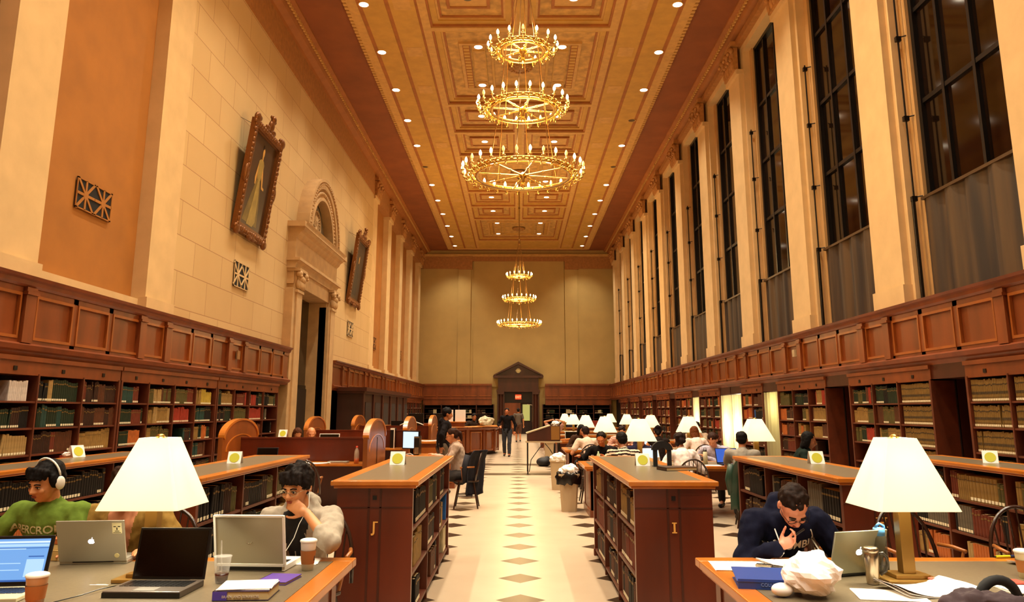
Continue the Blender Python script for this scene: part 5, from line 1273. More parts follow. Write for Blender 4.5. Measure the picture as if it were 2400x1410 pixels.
# ---------------- items on the near left table ----------------
TZ = .76
def laptop(loc, rz, W, D, lid, label, lidc=SILVER, basec=SILVER, kind='laptop', screen=None, logo=None, lidh=None, th=.018, keys=True, group=None):
    """hinge edge at local y=0; keyboard toward -y; screen faces -y; lid = opening angle from keyboard"""
    root = empty('laptop', loc, rz, label, 'laptop'); lidh = lidh or D*.96
    MB().box(-W/2, W/2, -D, 0, 0, th).build('base', basec, root, bevel=.003)
    k = MB()
    for r_ in range(5):
        for c in range(13): k.box(-W*.44+c*W*.0677, -W*.44+c*W*.0677+W*.058, -D*.12-(r_+1)*D*.095, -D*.12-r_*D*.095-D*.012, th, th+.002)
    k.build('keyboard', BLACK if basec is not SILVER else mat('grey_keys', '#8e887a', .5), root)
    MB().box(-W*.14, W*.14, -D*.93, -D*.66, th, th+.001).build('trackpad', mat('trackpad_grey', '#777064', .4), root)
    T = Matrix.Translation((0, 0, th)) @ Matrix.Rotation(-(lid-math.pi/2), 4, 'X')
    l = MB().box(-W/2, W/2, -.0, .009, 0, lidh, 0, T); lo = l.build('lid', lidc, root, bevel=.003)
    MB().box(-W/2+.012, W/2-.012, -.0015, .0, .014, lidh-.012, 0, T).build('screen', screen or mat('off_screen', '#040303', .12), root)
    MB().cyl((-W*.3, .002, th*.8), (W*.3, .002, th*.8), .006).build('hinge', BLACK, root)
    return root, T
def screen_mat(name, base, bars, strength=.9):
    m = bpy.data.materials.new(name); m.use_nodes = True; b = m.node_tree.nodes['Principled BSDF']; b.inputs['Base Color'].default_value = (.02, .02, .02, 1)
    b.inputs['Emission Color'].default_value = (*lin(base), 1); b.inputs['Emission Strength'].default_value = strength; b.inputs['Roughness'].default_value = .2; return m
SB = screen_mat('blue_lit_screen', '#6ca0dc', 0, .85); SW = screen_mat('white_lit_screen', '#d8e8f4', 0, .85); SD = screen_mat('blue_desktop_screen', '#2a5cc0', 0, .8)
def apple(root, T, W, lidh, glow, sz=.03, x=0):
    m = mat('lit_logo', '#ffffff', .4, emit=glow, ecol='#f4f4ff'); g = MB(); z = lidh*.5; y = .0095
    def disc(cx, cz, rx, rz, n=18): g.prism([(cx+rx*math.cos(2*math.pi*i/n), cz+rz*math.sin(2*math.pi*i/n)) for i in range(n)], y, y+.0012, 'Y')
    pts = []
    for i in range(40):
        a = 2*math.pi*i/40; r_ = sz*(.5+.04*math.cos(2*a)); px, pz = r_*math.cos(a), r_*.98*math.sin(a)
        if abs(px) < sz*.12: pz *= .88
        bx, bz = -sz*.62, sz*.08; dx, dz = px-bx, pz-bz; q = math.hypot(dx, dz)
        if q < sz*.24: px = bx+dx/q*sz*.24; pz = bz+dz/q*sz*.24
        pts.append((x+px, z+pz))
    g.prism(pts, y, y+.0012, 'Y'); g.prism([(x-.002, z+sz*.52), (x-.004, z+sz*.72), (x+.004-sz*.3, z+sz*.8), (x-sz*.22, z+sz*.56)], y, y+.0012, 'Y')
    g.v = [tuple(T @ Vector(v)) for v in g.v]; g.build('logo', m, root)
# silver laptop seen from behind (aluminium, with stickers)
r, T = laptop((-2.36, 4.52, TZ), math.pi+.1, .36, .25, 1.95, 'thin silver laptop with stickers seen from behind, before the olive jacket', lidh=.245)
apple(r, T, .36, .245, 1.6, .032)
g = MB().box(-.165, -.115, .0095, .0105, .17, .232, 0, T); g.build('sticker', mat('cream_sticker', '#d8cc9c', .6), r)
g = MB()   # plain generic face-like sticker marks
for (a, b, c, d) in ((-.158, -.145, .208, .213), (-.135, -.122, .208, .213), (-.143, -.137, .19, .205), (-.152, -.128, .182, .186), (-.16, -.12, .174, .177)): g.box(a, b, .0105, .011, c, d, 0, T)
g.build('sticker_print', BLACK, r)
g = MB().cyl((-.13, .009, .035), (-.13, .0105, .035), .013, n=16); g.v = [tuple(T @ Vector(v)) for v in g.v]; g.build('round_sticker', mat('round_sticker', '#c8b880', .6), r)
# black laptop facing the camera
r, T = laptop((-1.71, 3.99, TZ), -.03, .36, .26, 1.78, 'black laptop with dark screen open toward the camera on the left table', lidc=BLACK, basec=mat('laptop_grey_deck', '#584c42', .35, .3), lidh=.24, th=.028)
MB().box(-.181, .181, -.262, -.255, .0, .022).build('front_edge', BLACK, r)
# larger silver-white laptop of the hooded reader
r, T = laptop((-1.42, 4.33, TZ), math.pi-.06, .37, .27, 1.80, 'thick silver laptop with white rim seen from behind, before the hooded reader', lidc=mat('silver_lid', '#aca48c', .35, .55), basec=WHITE, lidh=.265, th=.03)
g = MB(); 
for (a, b, c, d) in ((-.187, .187, -.002, .012), (-.187, .187, .262, .272)): g.box(a, b, -.001, .012, c, d, 0, T)
for s in (-1, 1): g.box(s*.187-.006, s*.187+.006, -.001, .012, 0, .27, 0, T)
g.build('white_rim', WHITE, r); g = MB(); g.tube([T @ Vector((.018*math.cos(a), .0105, .135+.014*math.sin(a))) for a in [math.pi*(1.1+k*.1) for k in range(9)]], .0015, 5); g.build('logo', CHROME, r)
MB().box(-.17, .17, -.001, .004, .004, .024).build('rear_ports', BLACK, r)
# blue-screen laptop at the left edge
r, T = laptop((-2.44, 3.88, TZ), .12, .36, .26, 1.86, 'black laptop with bright blue web page at the lower left corner', lidc=BLACK, basec=mat('cream_deck', '#b8ac88', .4), screen=BLACK, lidh=.23)
MB().box(-.163, .163, -.003, -.0015, .02, .214, 0, T).build('lit_page', SB, r)
g = MB()
for (a, b, c, d, mm) in ((-.163, .163, .195, .203, 0), (-.163, .163, .178, .19, 1), (-.163, .163, .17, .173, 2), (-.163, .06, .165, .17, 1), (.08, .15, .13, .135, 2), (.075, .155, .04, .12, 1), (-.15, .05, .1, .104, 1), (-.15, .05, .07, .074, 1), (-.163, .163, .02, .028, 2)): g.box(a, b, -.0042, -.003, c, d, mm, T)
g.build('page_blocks', [SW, screen_mat('pale_block', '#a8ccf0', 0, .9), screen_mat('deep_blue_block', '#2860b0', 0, .7)], r)
def book_flat(loc, rz, W, D, H, cover, label, cat='book', name='closed_book', pm=PAGES):
    root = empty(name, loc, rz, label, cat)
    MB().box(-W/2, W/2, -D/2, D/2, 0, .003).box(-W/2, W/2, -D/2, D/2, H-.003, H).box(-W/2, -W/2+.004, -D/2, D/2, 0, H).build('cover', cover, root)
    MB().box(-W/2+.004, W/2-.004, -D/2+.004, D/2-.004, .003, H-.003).build('page_block', pm, root); return root
book_flat((-2.66, 4.74, TZ), 1.3, .24, .17, .055, mat('yellowed_cover', '#c09a58', .6), 'thick cream-paged book at the bottom of the stack by the silver laptop')
book_flat((-2.64, 4.73, TZ+.055), 1.5, .2, .15, .03, mat('pale_cover', '#d0b070', .6), 'cream book in the middle of the stack by the silver laptop')
book_flat((-2.68, 4.75, TZ+.085), 1.35, .21, .15, .028, mat('orange_cover', '#b8602a', .5), 'orange-covered book topmost on the stack by the silver laptop')
tag(MB().box(-.05, .05, -.025, .025, 0, .012).build('mobile_phone', BLACK, loc=(-2.66, 4.76, TZ+.114), bevel=.004), 'small black phone lying on the orange-covered book', 'phone')
def cup(loc, label, coffee=True, sleeve=True, r0=.03, r1=.042, h=.115, m0=None, lidm=WHITE):
    root = empty('paper_cup', loc, 0, label, 'cup')
    MB().lathe([(0, 0), (r0, 0), (r1, h)], n=24).build('cup_body', m0 or WHITE, root)
    if sleeve: MB().lathe([(r0+.004, h*.22), (r1-.001, h*.68)], n=24).lathe([(r0+.002, h*.22), (r0+.004, h*.22)], n=24).build('cardboard_sleeve', mat('kraft_card', '#a0622c', .8), root)
    MB().lathe([(r1+.002, h-.006), (r1+.004, h), (r1+.001, h+.006), (r1-.008, h+.01), (r1-.012, h+.006), (0, h+.006)], n=24).build('lid', lidm, root); return root
r = cup((-1.125, 4.36, TZ), 'white paper coffee cup with brown sleeve before the hooded reader', h=.15)
MB().box(.028, .0375, -.012, .0, .05, .075).build('sleeve_print', BLACK, r)
cup((-2.12, 3.6, TZ), 'iced coffee cup with white lid at the lower left by blue laptop', h=.125, r0=.034, r1=.045, m0=mat('tea_plastic', '#b88a60', .3), lidm=WHITE)
root = empty('clear_cup', (-1.47, 4.05, TZ), 0, 'clear plastic cup with straw and cola beside the black laptop', 'cup')
MB().lathe([(.028, 0), (.042, .12), (.045, .122), (.045, .127), (.04, .128)], n=24).build('cup_body', CLEAR, root); MB().lathe([(0, .002), (.027, .002), (.0335, .045), (0, .045)], n=24).build('drink', mat('cola', '#3a1408', .1), root)
MB().cyl((.0, .0, .01), (-.012, .0, .2), .0035, n=8).build('straw', CLEAR, root); MB().lathe([(.0, .13), (.04, .128)], n=24).build('flat_lid', CLEAR, root)
def paper(loc, rz, W, D, label, n=1, h=.0015, m=PAPER, curl=0, seed=1, name='paper_sheet'):
    mb = MB(); Rr = random.Random(seed); nx, ny = 8, 6
    for q in range(n):
        a = Rr.uniform(-.06, .06) if n > 1 else 0; vs = []
        for s_ in (0, 1):
            for j in range(ny+1):
                for i_ in range(nx+1):
                    x = -W/2+W*i_/nx; y = -D/2+D*j/ny; z = q*h*1.3+s_*h*.9+curl*((x/W*2)**2)*.5*(1+.6*math.sin(y*9+q))
                    vs.append((x*math.cos(a)-y*math.sin(a), x*math.sin(a)+y*math.cos(a), z))
        K_ = (nx+1)*(ny+1); fs = []
        for j in range(ny):
            for i_ in range(nx): k = j*(nx+1)+i_; fs += [(k, k+nx+1, k+nx+2, k+1), (K_+k, K_+k+1, K_+k+nx+2, K_+k+nx+1)]
        for i_ in range(nx): k = i_; fs.append((k, k+1, K_+k+1, K_+k)); k = ny*(nx+1)+i_; fs.append((k+1, k, K_+k, K_+k+1))
        for j in range(ny): k = j*(nx+1); fs.append((k+nx+1, k, K_+k, K_+k+nx+1)); k += nx; fs.append((k, k+nx+1, K_+k+nx+1, K_+k))
        mb.add(vs, fs, 0, False)
    return tag(mb.build(name, m, loc=loc, rot=(0, 0, rz)), label, 'paper')
paper((-1.24, 4.58, TZ), .1, .24, .17, 'white papers under the sleeved coffee cup', 2)
paper((-2.02, 4.6, TZ), .3, .2, .14, 'white paper tucked behind the black laptop by the lamp', 1)
r = book_flat((-1.25, 3.78, TZ), .05, .25, .20, .04, mat('dark_jazzy_cover', '#241430', .35, noise_=(14, .9)), 'thick dark textbook with purple spine lying under white paper', pm=PAGES)
text(r, 'BRAIN AND BEHAVIOR', .016, (0, -.1005, .012), mat('pale_spine_letters', '#c8b8a8', .6)); MB().box(-.124, -.06, -.102, -.1, .002, .038).build('spine_colour', mat('violet_spine', '#4a3a9c', .5), r)
paper((-1.25, 3.795, TZ+.041), .1, .24, .19, 'white paper stack lying on the thick dark textbook', 3)
book_flat((-1.2, 4.10, TZ), -.12, .16, .2, .014, mat('purple_cover', '#5a3c94', .45), 'slim purple paperback beyond the white paper stack')
r = bpy.context.scene.collection.objects[-2] if False else None
tag(MB().box(-.045, .045, -.004, .004, 0, .0008).box(-.02, .03, .012, .016, 0, .0008).build('paper_scrap', PAPER, loc=(-2.05, 4.0, TZ)), 'tiny white paper scrap on the linoleum left of the black laptop', 'paper scrap')
MBc = MB(); MBc.tube([(-1.89, 3.92, TZ+.02), (-1.97, 3.86, TZ+.012), (-2.0, 3.75, TZ+.008), (-2.05, 3.62, TZ+.008)], .0025, 6); tag(MBc.build('laptop_cable', BLACK), 'thin black cable trailing from the black laptop', 'cable')
# ---------------- near right table ----------------
paper((1.22, 4.45, TZ), -.05, .3, .25, 'white papers at the aisle corner of the near right table', 3, seed=4)
paper((1.52, 4.52, TZ), .1, .3, .22, 'open white notebook pages under the navy-sweatered reader', 4, curl=.02, seed=5)
root = empty('mobile_phone', (1.345, 4.42, TZ+.006), -.5, 'silver flip phone lying on the white papers', 'phone'); MB().box(-.045, .045, -.022, .022, 0, .012).build('phone_body', CHROME, root, bevel=.005); MB().box(-.02, .035, -.015, .015, .012, .013).build('screen', BLACK, root)
root = empty('ring_binder', (1.22, 4.02, TZ), -.16, 'blue ring binder lying at the table edge beside plastic bag', 'binder'); bb = mat('blue_vinyl', '#20408c', .35)
MB().box(-.14, .15, -.12, .13, 0, .004).box(-.14, .15, -.125, -.118, 0, .045).build('lower_cover', bb, root); MB().box(-.145, .155, -.125, .13, .041, .046, 0, Matrix.Rotation(.07, 4, 'X')).build('upper_cover', bb, root); MB().box(-.125, .14, -.1, .12, .004, .03).build('page_block', PAPER, root)
text(root, 'COLUMBIA', .022, (.02, -.1265, .014), mat('pale_emboss', '#7088c0', .5))
# plastic bag
m_ = MB(); crumple(m_, (0, 0, .085), .12, 17, amp=.3, fl=.8); m_.ell((-.14, -.02, .025), (.05, .04, .03)); tag(m_.build('plastic_bag', mat('white_film', '#fff8f4', .35), loc=(1.36, 3.78, TZ+.005)), 'crumpled white plastic bag bulging on the near right table', 'plastic bag')
r, T = laptop((1.75, 4.21, TZ), math.pi+.3, .325, .225, 1.86, 'unibody silver laptop with lit fruit logo on the near right table', basec=BLACK, lidc=mat('pale_green_alu', '#a8a890', .3, .6), lidh=.225)
apple(r, T, .325, .225, 1.3, .036, 0)
root = empty('travel_mug', (1.755, 4.02, TZ), 0, 'brushed steel travel mug with dark handle before the right laptop', 'mug')
MB().lathe([(0, 0), (.028, 0), (.03, .01), (.037, .12), (.037, .145), (.034, .15)], n=28).build('mug_body', CHROME, root); MB().lathe([(.035, .15), (.038, .155), (.037, .168), (.03, .175), (.0, .176)], n=28).build('lid', CHROME, root)
MB().tube([(.035, 0, .14), (.06, 0, .145), (.078, 0, .125), (.08, 0, .09), (.066, 0, .06), (.04, 0, .045)], .008, 8).build('handle', mat('dark_olive_plastic', '#2c2414', .4), root)
root = empty('water_bottle', (1.885, 4.2, TZ), 0, 'clear grey water bottle with light blue cap beside the right lamp', 'bottle')
MB().lathe([(0, 0), (.036, 0), (.038, .01), (.037, .06), (.035, .15), (.036, .19), (.028, .205), (.027, .215)], n=28).build('bottle_body', mat('smoky_plastic', '#4a4638', .1, alpha=.6), root)
MB().lathe([(.0, .24), (.026, .24), (.03, .23), (.03, .2), (.027, .2)], n=28).tube([(-.02, 0, .24), (.0, -.01, .262), (.026, 0, .25), (.03, 0, .22)], .007, 8).build('cap', mat('sky_blue_plastic', '#5a9cd8', .35), root); MB().lathe([(0, .002), (.035, .002), (.036, .05), (0, .05)], n=20).build('water', mat('still_water', '#6a6450', .1, alpha=.5), root)
paper((1.93, 3.86, TZ), .2, .36, .26, 'curling white printed sheets before the right lamp base', 3, curl=.05, seed=9)
paper((1.72, 3.78, TZ), -.2, .3, .22, 'white pages with red print between the bag and curling sheets', 2, seed=10)
tag(MB().box(-.03, .03, -.014, .014, 0, .012).build('sweet_wrapper', mat('pink_wrapper', '#c87868', .4, noise_=(60, .5)), loc=(2.06, 4.02, TZ+.019), rot=(0, 0, .2), bevel=.004), 'small pink and white wrapper on the right lamp base', 'wrapper')
m_ = MB()
for k in range(14):
    a = k*.5; m_.ell((-.12+.022*k, .02*math.sin(a), .02+.03*math.sin(math.pi*k/13)), (.05, .07, .035))
tag(remesh(m_, 'crumpled_garment', [mat('charcoal_knit', '#3c2c30', .9)], .008, 2, (18, .02)), 'dark grey bunched garment on the near right table edge', 'garment').location = (1.98, 3.5, TZ)
m_ = MB(); m_.tube([(-.09*math.cos(math.pi*k/12), 0, .02+.085*math.sin(math.pi*k/12)) for k in range(13)], .022, 8); tag(m_.build('bag_strap', mat('black_webbing', '#0a0808', .8), loc=(2.12, 3.6, TZ), rot=(0, 0, .1)), 'black arched padded strap beside the bunched garment', 'strap')
root = empty('highlighter', (2.83, 4.70, TZ+.008), .15, 'yellow highlighter pen at the far edge of right table', 'pen'); MB().cyl((-.06, 0, 0), (.03, 0, 0), .008).build('barrel', mat('fluorescent_yellow', '#c8c820', .4), root); MB().cyl((.03, 0, 0), (.06, 0, 0), .0085).build('cap', mat('blue_cap', '#202c50', .4), root); MB().cyl((-.07, 0, 0), (-.06, 0, 0), .004).build('tip', BLACK, root)
paper((2.47, 3.92, TZ), .1, .32, .22, 'white papers under the red folder near the right edge', 5, seed=14)
tag(MB().box(-.06, .06, -.045, .045, 0, .006).build('red_folder', mat('dull_red_card', '#b04434', .6), loc=(2.42, 4.0, TZ+.012), rot=(0, 0, .05)), 'small dull red folder lying on white papers at right', 'folder')
paper((2.86, 4.52, TZ), .5, .2, .15, 'folded white paper beneath the highlighter at the right edge', 2, seed=15, curl=.02)
cup((2.60, 4.16, TZ), 'pale paper cup cut off by the right edge of photo', h=.13, sleeve=True, m0=mat('cream_cup', '#e0d0a8', .6))
# bin with cups under the aisle end of the right table
root = empty('cup_bin', (.86, 3.86, 0), 0, 'waste bin of discarded cups below the aisle end of right table', 'waste bin'); MB().lathe([(.12, 0), (.15, .55), (.165, .56), (.15, .57), (.11, .03), (0, .02)], n=24).build('tub', BEIGE, root)
for k, (dx, dy, rx, ry, lb) in enumerate(((.02, .03, .3, .35, 'upended clear plastic cup sticking out of the bin of cups'), (-.1, .0, -.4, -.5, 'crushed clear cup at the left of the bin of cups'))):
    root = empty('discarded_cup', (.86+dx, 3.86+dy, .50), 0, lb, 'cup'); root.rotation_euler = (rx, ry, 0)
    MB().lathe([(0, 0), (.028, 0), (.043, .13), (.046, .135), (.043, .14)], n=22).build('cup_body', CLEAR, root); MB().lathe([(.043, .14), (.03, .165), (.012, .175)], n=22).build('dome_lid', CLEAR, root)
# ---------------- chairs ----------------
for x, y, rz, lb in ((1.86, 5.42, math.pi*0, 'windsor chair under the navy-sweatered reader'), (2.78, 5.55, .15, 'empty windsor chair behind the right lamp pole'), (3.55, 5.5, -.1, 'empty windsor chair at the far right edge'),
                     (-1.36, 5.38, 0, 'windsor chair under the hooded reader'), (-2.42, 5.4, 0, 'windsor chair under the olive-jacketed reader'), (-3.12, 5.35, 0, 'windsor chair under the green-shirted reader'),
                     (-3.02, 11.25, math.pi+.2, 'windsor chair pushed to the first carrel behind the hooded reader'), (1.6, 11.45, math.pi, 'windsor chair under the striped reader'), (2.48, 11.4, math.pi, 'windsor chair under the pink-topped reader with wavy hair'),
                     (3.28, 11.25, math.pi-.2, 'windsor chair draped with green jacket under the balding reader'), (1.5, 16.25, math.pi, 'windsor chair under the tan t-shirt reader'), (-.85, 13.45, -math.pi/2, 'windsor chair with jacket hung on it beside the aisle'),
                     (4.62, 12.25, math.pi*.8, 'windsor chair beside the dark-haired reader by the bookcases'), (3.78, 16.15, math.pi, 'windsor chair under the light-brown-haired reader'), (1.32, 14.2, 0, 'windsor chair under the black-jacketed reader in glasses')):
    chair(x, y, rz, lb)
# jackets hung on chairs
def drape(loc, rz, W, H, m, label, seed, stripes=None):
    root = empty('hung_jacket', loc, rz, label, 'jacket'); vs = []; nx, nz = 16, 14
    for j in range(nz+1):
        for i_ in range(nx+1):
            x = -W/2+W*i_/nx; t = j/nz; z = H*(1-t); wv = .03*math.sin(x*38+seed)*(t+.2)+.02*noise.noise(Vector((x*9, z*7, seed)))
            xx = x*(1-.25*(1-t)**3-.1*t); yy = .03+wv+.05*t-(.10*(1-t)**6); vs.append((xx, yy, z+.02*math.sin(i_*.9)*(t > .9)))
    K_ = len(vs); vs2 = [(a, b+.02, c) for a, b, c in vs]
    fs = [(j*(nx+1)+i_, j*(nx+1)+i_+1, (j+1)*(nx+1)+i_+1, (j+1)*(nx+1)+i_) for j in range(nz) for i_ in range(nx)]; fs2 = [tuple(K_+k for k in reversed(f)) for f in fs]
    per = [i_ for i_ in range(nx+1)]+[j*(nx+1)+nx for j in range(1, nz+1)]+[nz*(nx+1)+i_ for i_ in range(nx-1, -1, -1)]+[j*(nx+1) for j in range(nz-1, 0, -1)]
    fe = [(per[k], K_+per[k], K_+per[(k+1) % len(per)], per[(k+1) % len(per)]) for k in range(len(per))]
    mb = MB(); mb.add(vs+vs2, fs+fs2+fe, 0, True); mb.build('jacket_body', m, root)
    s = MB(); s.tube([(W*.42, .06, H*.9), (W*.5, .1, H*.6), (W*.45, .12, H*.3), (W*.4, .1, H*.1)], [.05, .055, .045, .04], 10); s.build('sleeve', m, root); s = MB(); s.tube([(-W*.42, .06, H*.9), (-W*.48, .1, H*.6), (-W*.4, .12, H*.3)], [.05, .055, .045], 10); s.build('sleeve', m, root)
    if stripes:
        s = MB(); s.tube([(W*.44, .11, H*.92), (W*.53, .155, H*.6), (W*.47, .165, H*.32), (W*.42, .14, H*.1)], .012, 6).build('white_stripe', stripes, root)
    return root
drape((-.66, 13.38, .2), 1.0, .52, .74, mat('navy_fleece', '#0c0c1c', .8), 'dark navy jacket with white stripe hanging from the aisle-side chair', 2, mat('jacket_white_stripe', '#b8b4c8', .7))
drape((3.18, 11.0, .25), .2, .46, .68, mat('bottle_green_nylon', '#1e3a2c', .4), 'dark green jacket hanging over the balding reader chair', 5)
# ---------------- mid-room things ----------------
r, T = laptop((2.15, 12.75, TZ), math.pi-2.9, .34, .24, 1.9, 'white laptop with pale screen before the pink-topped reader', lidc=WHITE, basec=WHITE, screen=SW)
r, T = laptop((3.35, 12.6, TZ), .1, .36, .25, 1.9, 'black laptop with blue desktop picture before the balding reader', lidc=BLACK, basec=BLACK, screen=SD)
r, T = laptop((4.05, 17.75, TZ), math.pi, .36, .25, 1.9, 'cream laptop seen from behind before the grey-shirted reader', lidc=mat('cream_lid', '#dccfa4', .4), basec=WHITE)
r, T = laptop((1.62, 17.6, TZ), math.pi+.1, .34, .24, 1.9, 'white laptop seen from behind near the tan t-shirt reader', lidc=MATS['cream_lid'], basec=WHITE)
r, T = laptop((3.0, 17.6, TZ), .2, .34, .24, 1.9, 'laptop with pale blue screen between lamps of second table', lidc=BLACK, basec=BLACK, screen=SW)
r, T = laptop((1.55, 22.3, TZ), 0, .38, .25, 1.8, 'black laptop with white rim on the third table by the display case', lidc=WHITE, basec=BLACK)
root = empty('steel_bottle', (3.02, 12.7, TZ), 0, 'pale steel flask with loop cap near the blue desktop laptop', 'bottle'); MB().lathe([(0, 0), (.035, 0), (.035, .17), (.025, .19)], n=20).build('flask_body', mat('pale_flask', '#d8d0b0', .3), root); MB().lathe([(.027, .19), (.027, .215), (0, .22)], n=16).tube([(-.02, 0, .21), (-.018, 0, .25), (.018, 0, .25), (.02, 0, .21)], .004, 6).build('loop_cap', BLACK, root)
root = empty('plastic_bottle', (4.42, 17.7, TZ), 0, 'clear water bottle beside the cream laptop on second table', 'bottle'); MB().lathe([(0, 0), (.04, 0), (.042, .12), (.035, .16), (.015, .21), (.015, .23), (0, .23)], n=20).build('bottle_body', mat('milky_plastic', '#c8d0d8', .15, alpha=.7), root); MB().lathe([(.017, .23), (.017, .25), (0, .25)], n=14).build('cap', WHITE, root)
root = empty('green_bottle', (1.33, 12.95, TZ), 0, 'small green-labelled bottle beside the black-jacketed reader', 'bottle'); MB().lathe([(0, 0), (.03, 0), (.03, .12), (.012, .16), (.012, .18), (0, .18)], n=18).build('bottle_body', mat('pale_green_plastic', '#b8c8a0', .2), root); MB().lathe([(.031, .04), (.031, .1)], n=18).build('label_band', mat('green_label', '#3a8a48', .5), root)
cup((2.2, 12.45, TZ), 'white cup beside the nearest mid-room lamp pole', sleeve=False)
tag(MB().cyl((0, 0, 0), (-.03, 0, .2), .005).build('green_straw', mat('green_plastic', '#1e9a50', .4), loc=(1.86, 12.5, TZ+.01)), 'bright green straw standing beside the mid-room lamp pole', 'straw')
paper((1.32, 12.4, TZ), .2, .3, .22, 'crumpled newspaper pages on the aisle corner of nearest reading table', 4, curl=.06, seed=20)
paper((3.0, 12.3, TZ), 0, .3, .2, 'white papers before the balding reader', 2, seed=21)
paper((2.6, 12.5, TZ), .3, .25, .2, 'open book pages beside the pink-topped reader', 3, curl=.02, seed=22)
paper((1.35, 17.3, TZ), .1, .3, .25, 'lavender-white papers beneath arm of the tan t-shirt reader', 4, seed=23)
m_ = MB(); m_.tube([(-.2, 0, .03), (-.05, .03, .04), (.1, 0, .05), (.25, .05, .03)], .03, 8); tag(m_.build('orange_scarf', mat('orange_cloth', '#c87028', .8), loc=(1.4, 21.9, TZ)), 'orange cloth bundle on the third table near display case', 'cloth')
m_ = MB(); crumple(m_, (0, 0, .05), .1, 31); tag(m_.build('white_canister', WHITE, loc=(1.0, 20.7, 1.2)), 'small white crumpled bundle on top of the display case', 'bundle')
# carrel items
MBb = empty('soda_bottle', (-2.58, 12.72, TZ), 0, 'clear bottle with red drink and red cap on first carrel desk', 'bottle'); MB().lathe([(0, 0), (.04, 0), (.04, .16), (.034, .2), (.016, .24), (.016, .25)], n=20).build('bottle_body', mat('hazy_plastic', '#d8c8b0', .15, alpha=.45), MBb); MB().lathe([(0, .003), (.038, .003), (.038, .08), (0, .08)], n=20).build('red_drink', mat('red_drink', '#d03c14', .2), MBb); MB().lathe([(.018, .25), (.018, .275), (0, .277)], n=14).build('cap', mat('red_cap', '#d0401c', .4), MBb)
paper((-3.2, 12.75, TZ), .1, .4, .25, 'scattered white papers on the first carrel desk', 4, curl=.02, seed=30)
paper((-3.55, 12.8, TZ+.0), .3, .3, .25, 'rumpled newspaper heap on the first carrel desk', 6, curl=.08, seed=31)
tag(MB().box(-.16, .16, -.1, .1, 0, .03).build('closed_laptop', SILVER, loc=(-2.9, 12.85, TZ), bevel=.005), 'closed silver laptop on first carrel desk near the red bottle', 'laptop')
r, T = laptop((-4.1, 12.95, TZ), .1, .34, .24, 1.9, 'open dark laptop with blue glow on the first carrel desk', lidc=BLACK, basec=BLACK)
def monitor(loc, rz, scr, label, body=BLACK, W=.42, H=.34):
    root = empty('computer_monitor', loc, rz, label, 'monitor'); MB().box(-W/2, W/2, 0, .04, .1, .1+H).build('casing', body, root, bevel=.005); MB().box(-W/2+.02, W/2-.02, -.002, 0, .12, .08+H).build('screen', scr, root)
    MB().box(-.03, .03, .02, .05, .01, .16).box(-.12, .12, -.08, .1, 0, .015).build('stand', body, root)
monitor((-2.02, 14.95, .78), -.6, SW, 'monitor with bright pale screen right of the first carrel arch')
root = empty('computer_tower', (-1.88, 14.75, .78), 0, 'black computer tower with silver front right of the lit monitor', 'computer'); MB().box(-.05, .05, 0, .35, 0, .34).build('casing', BLACK, root, bevel=.005); MB().box(-.04, .04, -.004, 0, .02, .14).box(-.045, .045, -.004, 0, .31, .335).build('front_panel', CHROME, root)
MBc = MB(); MBc.tube([(-2.15, 14.6, .79), (-2.05, 14.5, .8), (-1.98, 14.62, .82), (-1.9, 14.5, .79), (-2.0, 14.4, .8)], .006, 6); tag(MBc.build('cable_tangle', WHITE), 'tangle of white cables on the computer desk', 'cable')
for k, (x, y, z, lb) in enumerate(((-3.3, 25.6, 1.0, 'black monitor seen from behind left of the standing figure'), (-2.5, 25.6, 1.0, 'black monitor seen from behind nearest the standing figure'), (-3.9, 25.9, .76, 'black monitor seen from behind at the left of three'))): monitor((x, y, z), math.pi, MATS['off_screen'], lb, W=.5, H=.4)
paper((-1.95, 17.0, .95), .1, .45, .3, 'white papers on the wooden writing counter', 3, curl=.02, seed=33)
root = empty('small_figurine', (-1.72, 17.1, .95), 0, 'small pale salt-cellar-like bottles on the writing counter', 'bottle'); MB().lathe([(0, 0), (.03, 0), (.035, .05), (.02, .09), (.025, .11), (0, .13)], n=14).build('bottle_body', BEIGE, root)
m_ = MB(); m_.tube([(-.35+.07*k, 0, .1*math.sin(k*.31)) for k in range(11)], .014, 6); tag(m_.build('white_cable', WHITE, loc=(-3.1, 23.1, 1.17)), 'looping white cable on the third carrel partition', 'cable')
r, T = laptop((-3.35, 14.0, TZ), 0, .36, .25, 1.75, 'laptop with white rim and dark screen beyond the first partition', lidc=WHITE, basec=WHITE, lidh=.42)
root = empty('computer_tower', (-2.85, 18.0, .76), 0, 'small white-edged computer beside the second partition', 'computer'); MB().box(-.05, .05, 0, .3, 0, .44).build('casing', BLACK, root); MB().box(-.05, .05, -.004, 0, .4, .44).box(.03, .05, -.005, -.001, 0, .4).build('front_panel', WHITE, root)
# lap desk of the woman by the aisle
root = empty('writing_table', (-1.62, 13.25, 0), 0, 'narrow wooden table before the ponytailed reader', 'table'); MB().box(0, .42, 0, .7, .72, .75).build('table_top', W_EDGE, root)
for x in (.03, .37):
    for y in (.03, .65): MB().box(x, x+.04, y-.01, y+.03, 0, .72).build('leg', W_RED, root)
paper((-1.4, 13.6, .751), .4, .3, .22, 'open notebook before the ponytailed reader', 3, curl=.02, seed=35)
